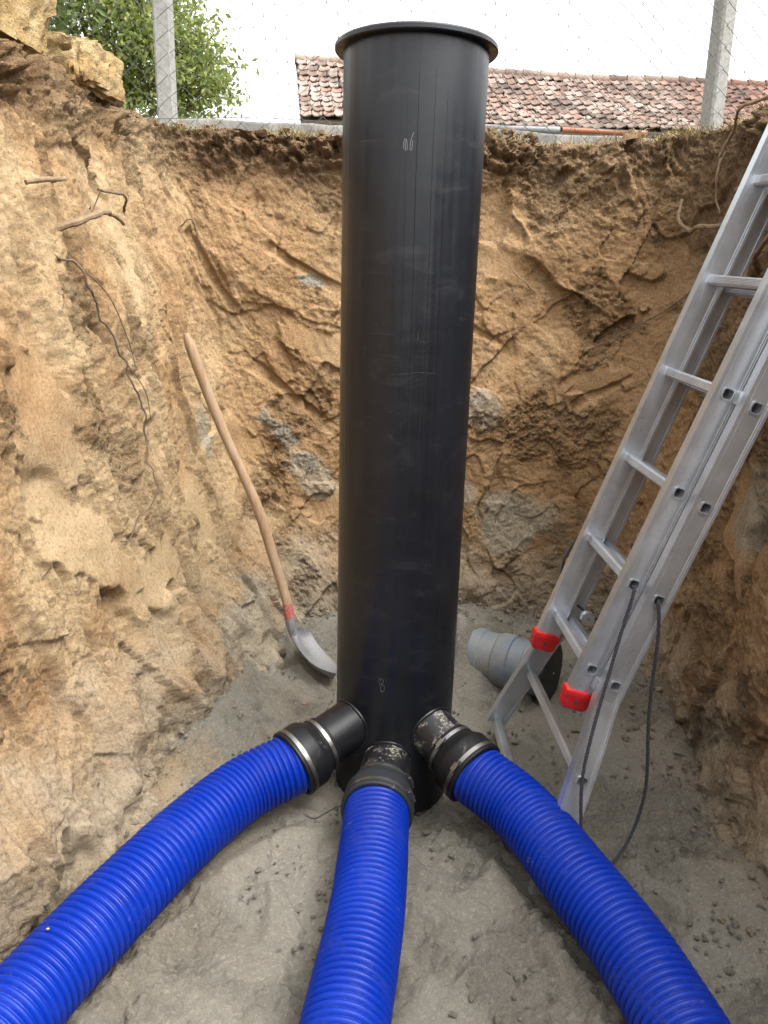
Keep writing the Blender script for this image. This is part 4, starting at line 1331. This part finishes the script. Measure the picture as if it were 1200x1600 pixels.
def tile_mesh():
    """interlocking clay tile: rolled side rib, dished pan, thick lower edge"""
    W_, L_ = 0.205, 0.36
    sec = [(-0.10, 0.010), (-0.082, 0.036), (-0.062, 0.040), (-0.044, 0.014), (0.0, 0.004), (0.05, 0.010), (0.072, 0.024), (0.104, 0.018)]
    vs_, n_ = [], len(sec)
    for y, dz in ((0.0, 0.026), (L_, 0.0)):
        for x, z in sec:
            vs_.append((x, y, z + dz))
    for x, z in sec:
        vs_.append((x, 0.0, z + 0.008))
    fs_ = [(q, q + 1, n_ + q + 1, n_ + q) for q in range(n_ - 1)] + [(2 * n_ + q, 2 * n_ + q + 1, q + 1, q) for q in range(n_ - 1)]
    return vs_, fs_
TV, TF = tile_mesh()

def tile_material(name, rnd):
    t = NT(name)
    c = t.coords('Object')
    if rnd == 'object':
        r = t.node('ShaderNodeObjectInfo').outputs['Random']
    else:
        r = t.node('ShaderNodeNewGeometry').outputs['Random Per Island']
    col = t.ramp(r, [(0.0, (0.10, 0.068, 0.055)), (0.22, (0.21, 0.15, 0.122)), (0.45, (0.27, 0.20, 0.168)), (0.7, (0.33, 0.265, 0.23)), (0.9, (0.23, 0.148, 0.115)), (1.0, (0.14, 0.115, 0.10))])
    red = t.ramp(r, [(0.0, (0.13, 0.065, 0.05)), (0.5, (0.19, 0.10, 0.075)), (1.0, (0.25, 0.145, 0.115))])
    pos = t.node('ShaderNodeNewGeometry').outputs['Position']
    sep = t.node('ShaderNodeSeparateXYZ'); t.l.new(pos, sep.inputs[0])
    wob = t.math('ADD', sep.outputs[0], t.math('MULTIPLY', r, 1.1))
    col = t.mix(t.ramp(t.math('MULTIPLY', wob, 0.1), [(0.60, 0.0), (0.68, 0.85)]), col, red)       # newer red tiles laid at the far right
    stain = t.noise(pos, 1.1, 5, 0.7)
    col = t.mix(t.ramp(stain, [(0.48, 0.0), (0.66, 0.75)]), col, (0.075, 0.06, 0.052))               # lichen stains
    n = t.noise(pos, 30, 5, 0.7)
    col = t.mix(t.ramp(n, [(0.35, 0.35), (0.55, 0.0)]), col, (0.09, 0.065, 0.05))
    return t.done(col, 0.9, 0, t.bump(n, 0.4, 0.01), 0.15)
M_tile = tile_material('old_clay_tile', 'object')
M_tile_far = tile_material('old_clay_tile_far', 'island')
tme = bpy.data.meshes.new('roof_tile')
tme.from_pydata(TV, [], TF); tme.materials.append(M_tile); tme.shade_smooth(); tme.set_sharp_from_angle(angle=rad(50))
rest = MB()
ROWS = 11
tiles = []
for j in range(ROWS):
    for i in range(int(LEN / 0.2)):
        tiles.append((i, j))
# the largest in view: the lowest rows from the left gable on, as far as the right post
tiles.sort(key=lambda t_: (0 if (t_[0] < 48 and not (5 <= t_[0] <= 14 and False)) else 1, t_[1], t_[0]))
for cnt, (i, j) in enumerate(tiles):
    u = 0.10 + i * 0.2 + (0.02 if j % 2 else 0) + random.uniform(-0.008, 0.008)
    v = j / ROWS
    p = roofp(u, v); pu = roofp(u + 0.05, v); pv = roofp(u, v + 0.05)
    ex = (pu - p).normalized(); ey = (pv - p); ey = (ey - ex * ey.dot(ex)).normalized(); ez = ex.cross(ey)
    tw = random.gauss(0, 0.035); lift = random.gauss(0, 0.006)
    M3 = Matrix((ex, ey, ez)).transposed() @ Matrix.Rotation(tw, 3, 'Z') @ Matrix.Rotation(random.gauss(0, 0.02), 3, 'X') @ Matrix.Rotation(random.gauss(0, 0.03), 3, 'Y')
    Mt = Matrix.Translation(p - BO + ez * (0.0 + lift) + ey * random.gauss(-0.02, 0.010)) @ M3.to_4x4()
    if cnt < 300:
        o = bpy.data.objects.new('roof_tile', tme); link(o, barn); o.matrix_local = Mt
    else:
        rest.add([Mt @ Vector(q) for q in TV], TF)
rt = rest.build('roof_tiles_far', M_tile_far, barn, angle=50, fix=False); rt['kind'] = 'stuff'
m = MB()
for i in range(int(LEN / 0.36)):
    a, b = roofp(0.36 * i, 1.0) - BO, roofp(0.36 * i + 0.40, 1.0) - BO
    m = MB(); m.tube([a + Vector((0, 0.02, 0.02)), b + Vector((0, 0.02, 0.0))], [0.105, 0.09], 10)
    m.build('ridge_tile', M_tile, barn, angle=50)

# ------------------------------------------------------------------ trees behind the fence
def leaf_material(name, a, b, c_):
    t = NT(name)
    r = t.node('ShaderNodeNewGeometry').outputs['Random Per Island']
    col = t.ramp(r, [(0.0, a), (0.55, b), (1.0, c_)])
    t.done(col, 0.5, 0, None, 0.35)
    tr = t.node('ShaderNodeBsdfTranslucent'); t.l.new(col, tr.inputs['Color'])
    mx = t.node('ShaderNodeMixShader'); mx.inputs[0].default_value = 0.45
    out = t.n['Material Output']
    t.l.new(t.p.outputs[0], mx.inputs[1]); t.l.new(tr.outputs[0], mx.inputs[2]); t.l.new(mx.outputs[0], out.inputs['Surface'])
    return t.m

def tree(name, base, lobes, n_clump, per_clump, leaf, mat, label, seed, aspect=0.5):
    rng = np.random.default_rng(seed)
    e = thing(name, label, 'tree' if 'tree' in name else 'shrub', base)
    base = np.array(base, float)
    m = MB()
    hub = np.mean([l[0] for l in lobes], axis=0)
    bot = np.array([base[0], base[1], base[2]])
    fork = bot + (hub - bot) * 0.45
    h = np.linalg.norm(hub - bot)
    m.tube(spline([bot - base, (bot + fork) / 2 - base + np.array([0.05, 0, 0]) * h, fork - base], 12), list(np.linspace(0.045 * h, 0.03 * h, 12)), 10)
    cents = []
    for (c, r) in lobes:
        c = np.array(c)
        P = spline([fork - base, (fork + c) / 2 - base + rng.normal(0, 0.08, 3) * h * 0.3, c - base], 10)
        m.tube(P, list(np.linspace(0.022 * h, 0.006 * h, 10)), 7)
        k = int(n_clump * (np.prod(r) ** (1 / 3)) ** 2)
        for q in range(k):
            d = rng.normal(0, 1, 3); d /= np.linalg.norm(d)
            p = c + d * np.array(r) * (rng.uniform(0.25, 1) ** 0.45)
            cents.append(p)
            if q % 2 == 0:
                m.tube(spline([c - base, (c + p) / 2 - base + rng.normal(0, 0.04, 3), p - base], 5), [0.005 * h, 0.004 * h, 0.003 * h, 0.002 * h, 0.001 * h], 5)
    m.build('trunk', M_bark, e)
    cents = np.array(cents)
    N = len(cents) * per_clump
    C = np.repeat(cents, per_clump, axis=0) + rng.normal(0, 1, (N, 3)) * np.array([1, 1, 0.75]) * leaf * 1.7
    a = rng.normal(0, 1, (N, 3)); a[:, 2] -= 0.5; a /= np.linalg.norm(a, axis=1)[:, None]
    b = np.cross(a, rng.normal(0, 1, (N, 3))); b /= np.linalg.norm(b, axis=1)[:, None]
    n_ = np.cross(a, b)
    sz = leaf * rng.uniform(0.6, 1.25, N)[:, None]
    w = sz * aspect * 0.5
    V = np.stack([C, C + a * sz * 0.5 + b * w + n_ * w * 0.3, C + a * sz, C + a * sz * 0.5 - b * w + n_ * w * 0.3], 1).reshape(-1, 3) - base
    Fq = np.arange(N * 4).reshape(-1, 4)
    np_mesh('crown', V, Fq, mat, e, smooth=False)
    return e
M_leaf1 = leaf_material('yellow_green_leaves', (0.12, 0.16, 0.04), (0.20, 0.25, 0.065), (0.34, 0.35, 0.12))
M_leaf2 = leaf_material('deep_green_leaves', (0.08, 0.115, 0.04), (0.13, 0.18, 0.06), (0.22, 0.27, 0.10))
tree('broadleaf_tree', (-3.6, 10.5, 2.28), [((-3.9, 10.6, 5.1), (0.9, 0.8, 0.8)), ((-3.0, 10.3, 4.75), (0.55, 0.6, 0.55)), ((-2.65, 10.2, 4.15), (0.66, 0.6, 0.55)), ((-3.45, 10.4, 3.95), (0.6, 0.5, 0.5)), ((-3.5, 10.8, 5.8), (0.9, 0.8, 0.7)), ((-2.42, 10.1, 3.85), (0.46, 0.45, 0.36))],
     230, 42, 0.08, M_leaf1, 'yellow green leafy tree behind the left fence post', 5)
tree('walnut_tree', (-4.6, 9.2, 2.28), [((-3.75, 9.0, 4.45), (0.55, 0.5, 0.5)), ((-4.5, 9.2, 4.3), (0.8, 0.6, 0.8)), ((-4.2, 9.2, 5.2), (0.8, 0.6, 0.6)), ((-3.9, 9.0, 3.65), (0.5, 0.45, 0.4))],
     150, 24, 0.13, M_leaf2, 'darker green tree with long leaves at the far left above the stone block', 9, 0.36)
tree('low_shrub', (-2.0, 6.6, 2.28), [((-2.05, 6.6, 2.80), (0.30, 0.2, 0.20)), ((-1.62, 6.5, 2.72), (0.22, 0.2, 0.14)), ((-2.45, 6.7, 2.85), (0.3, 0.2, 0.22))],
     200, 16, 0.06, M_leaf2, 'low dark shrub between the stone block and the left fence post', 15)

# ------------------------------------------------------------------ dry grass and moss along the rim
def grass(name, n, s0, s1, hmin, hmax, mat, label):
    rng = np.random.default_rng(77)
    s = rng.uniform(s0, s1, n)
    keep = fbm(np.stack([s * 3.0, s * 0, s * 0], 1), 3, 700) > rng.uniform(-0.3, 0.35, n)
    s = s[keep]; n = len(s)
    hz = crom(PLAN, np.interp(s, _ss, _uu) % NP)[:, 4]
    o = rng.uniform(-0.02, 0.22, n)
    ci = np.searchsorted(cols, s).clip(0, NC - 1); rj = np.searchsorted(rows_z, hz + o).clip(0, NR - 1)
    P = WG[ci, rj] - np.array([0, 0, 0.005])
    _, N_, _ = wall_base(s, hz)
    d = rng.normal(0, 0.5, (n, 3)) + N_ * 0.35; d[:, 2] = np.abs(d[:, 2]) * 0.6 + 0.35
    d /= np.linalg.norm(d, axis=1)[:, None]
    h = rng.uniform(hmin, hmax, n)[:, None]
    side = np.cross(d, rng.normal(0, 1, (n, 3))); side /= np.linalg.norm(side, axis=1)[:, None]
    w = 0.0016
    mid = P + d * h * 0.55; tip = P + d * h + N_ * h * 0.25 - np.array([0, 0, 1]) * h * rng.uniform(0, .5, n)[:, None]
    V = np.stack([P - side * w, P + side * w, mid + side * w * .8, mid - side * w * .8, tip], 1).reshape(-1, 3)
    b = np.arange(n)[:, None] * 5
    T = np.concatenate([b + np.array([[0, 1, 2]]), b + np.array([[0, 2, 3]]), b + np.array([[3, 2, 4]])])
    return tag(np_mesh(name, V, T, mat), label, 'grass', kind='stuff')
M_straw = simple('dry_straw', (0.33, 0.26, 0.13), 0.8, 0, 0.4, 8)
grass('dry_grass', 8500, s_of(7.6), s_of(14), 0.03, 0.085, M_straw, 'dry straw coloured grass hanging over the far rim')
M_fine = simple('fine_rootlets', (0.12, 0.08, 0.045), 0.9, 0, 0.3, 20)

# pebbles
for (p, r, lab) in [((-0.735, 1.405, 0.189), 0.0055, 'tiny pale stone lying on the left blue hose'), ((-0.295, 2.73, 0.005), 0.013, 'small reddish stone on the sand left of the shaft'), ((0.02, 3.25, 0.05), 0.02, 'small pale stone on the sand behind the shaft')]:
    V, Fv = LUMPS[1]
    o = np_mesh('pebble', V * r, Fv, simple('pebble_stone', (0.33, 0.30, 0.26) if 'reddish' not in lab else (0.40, 0.2, 0.14), 0.85))
    o.location = p
    tag(o, lab, 'stone', 'pebbles in the pit')
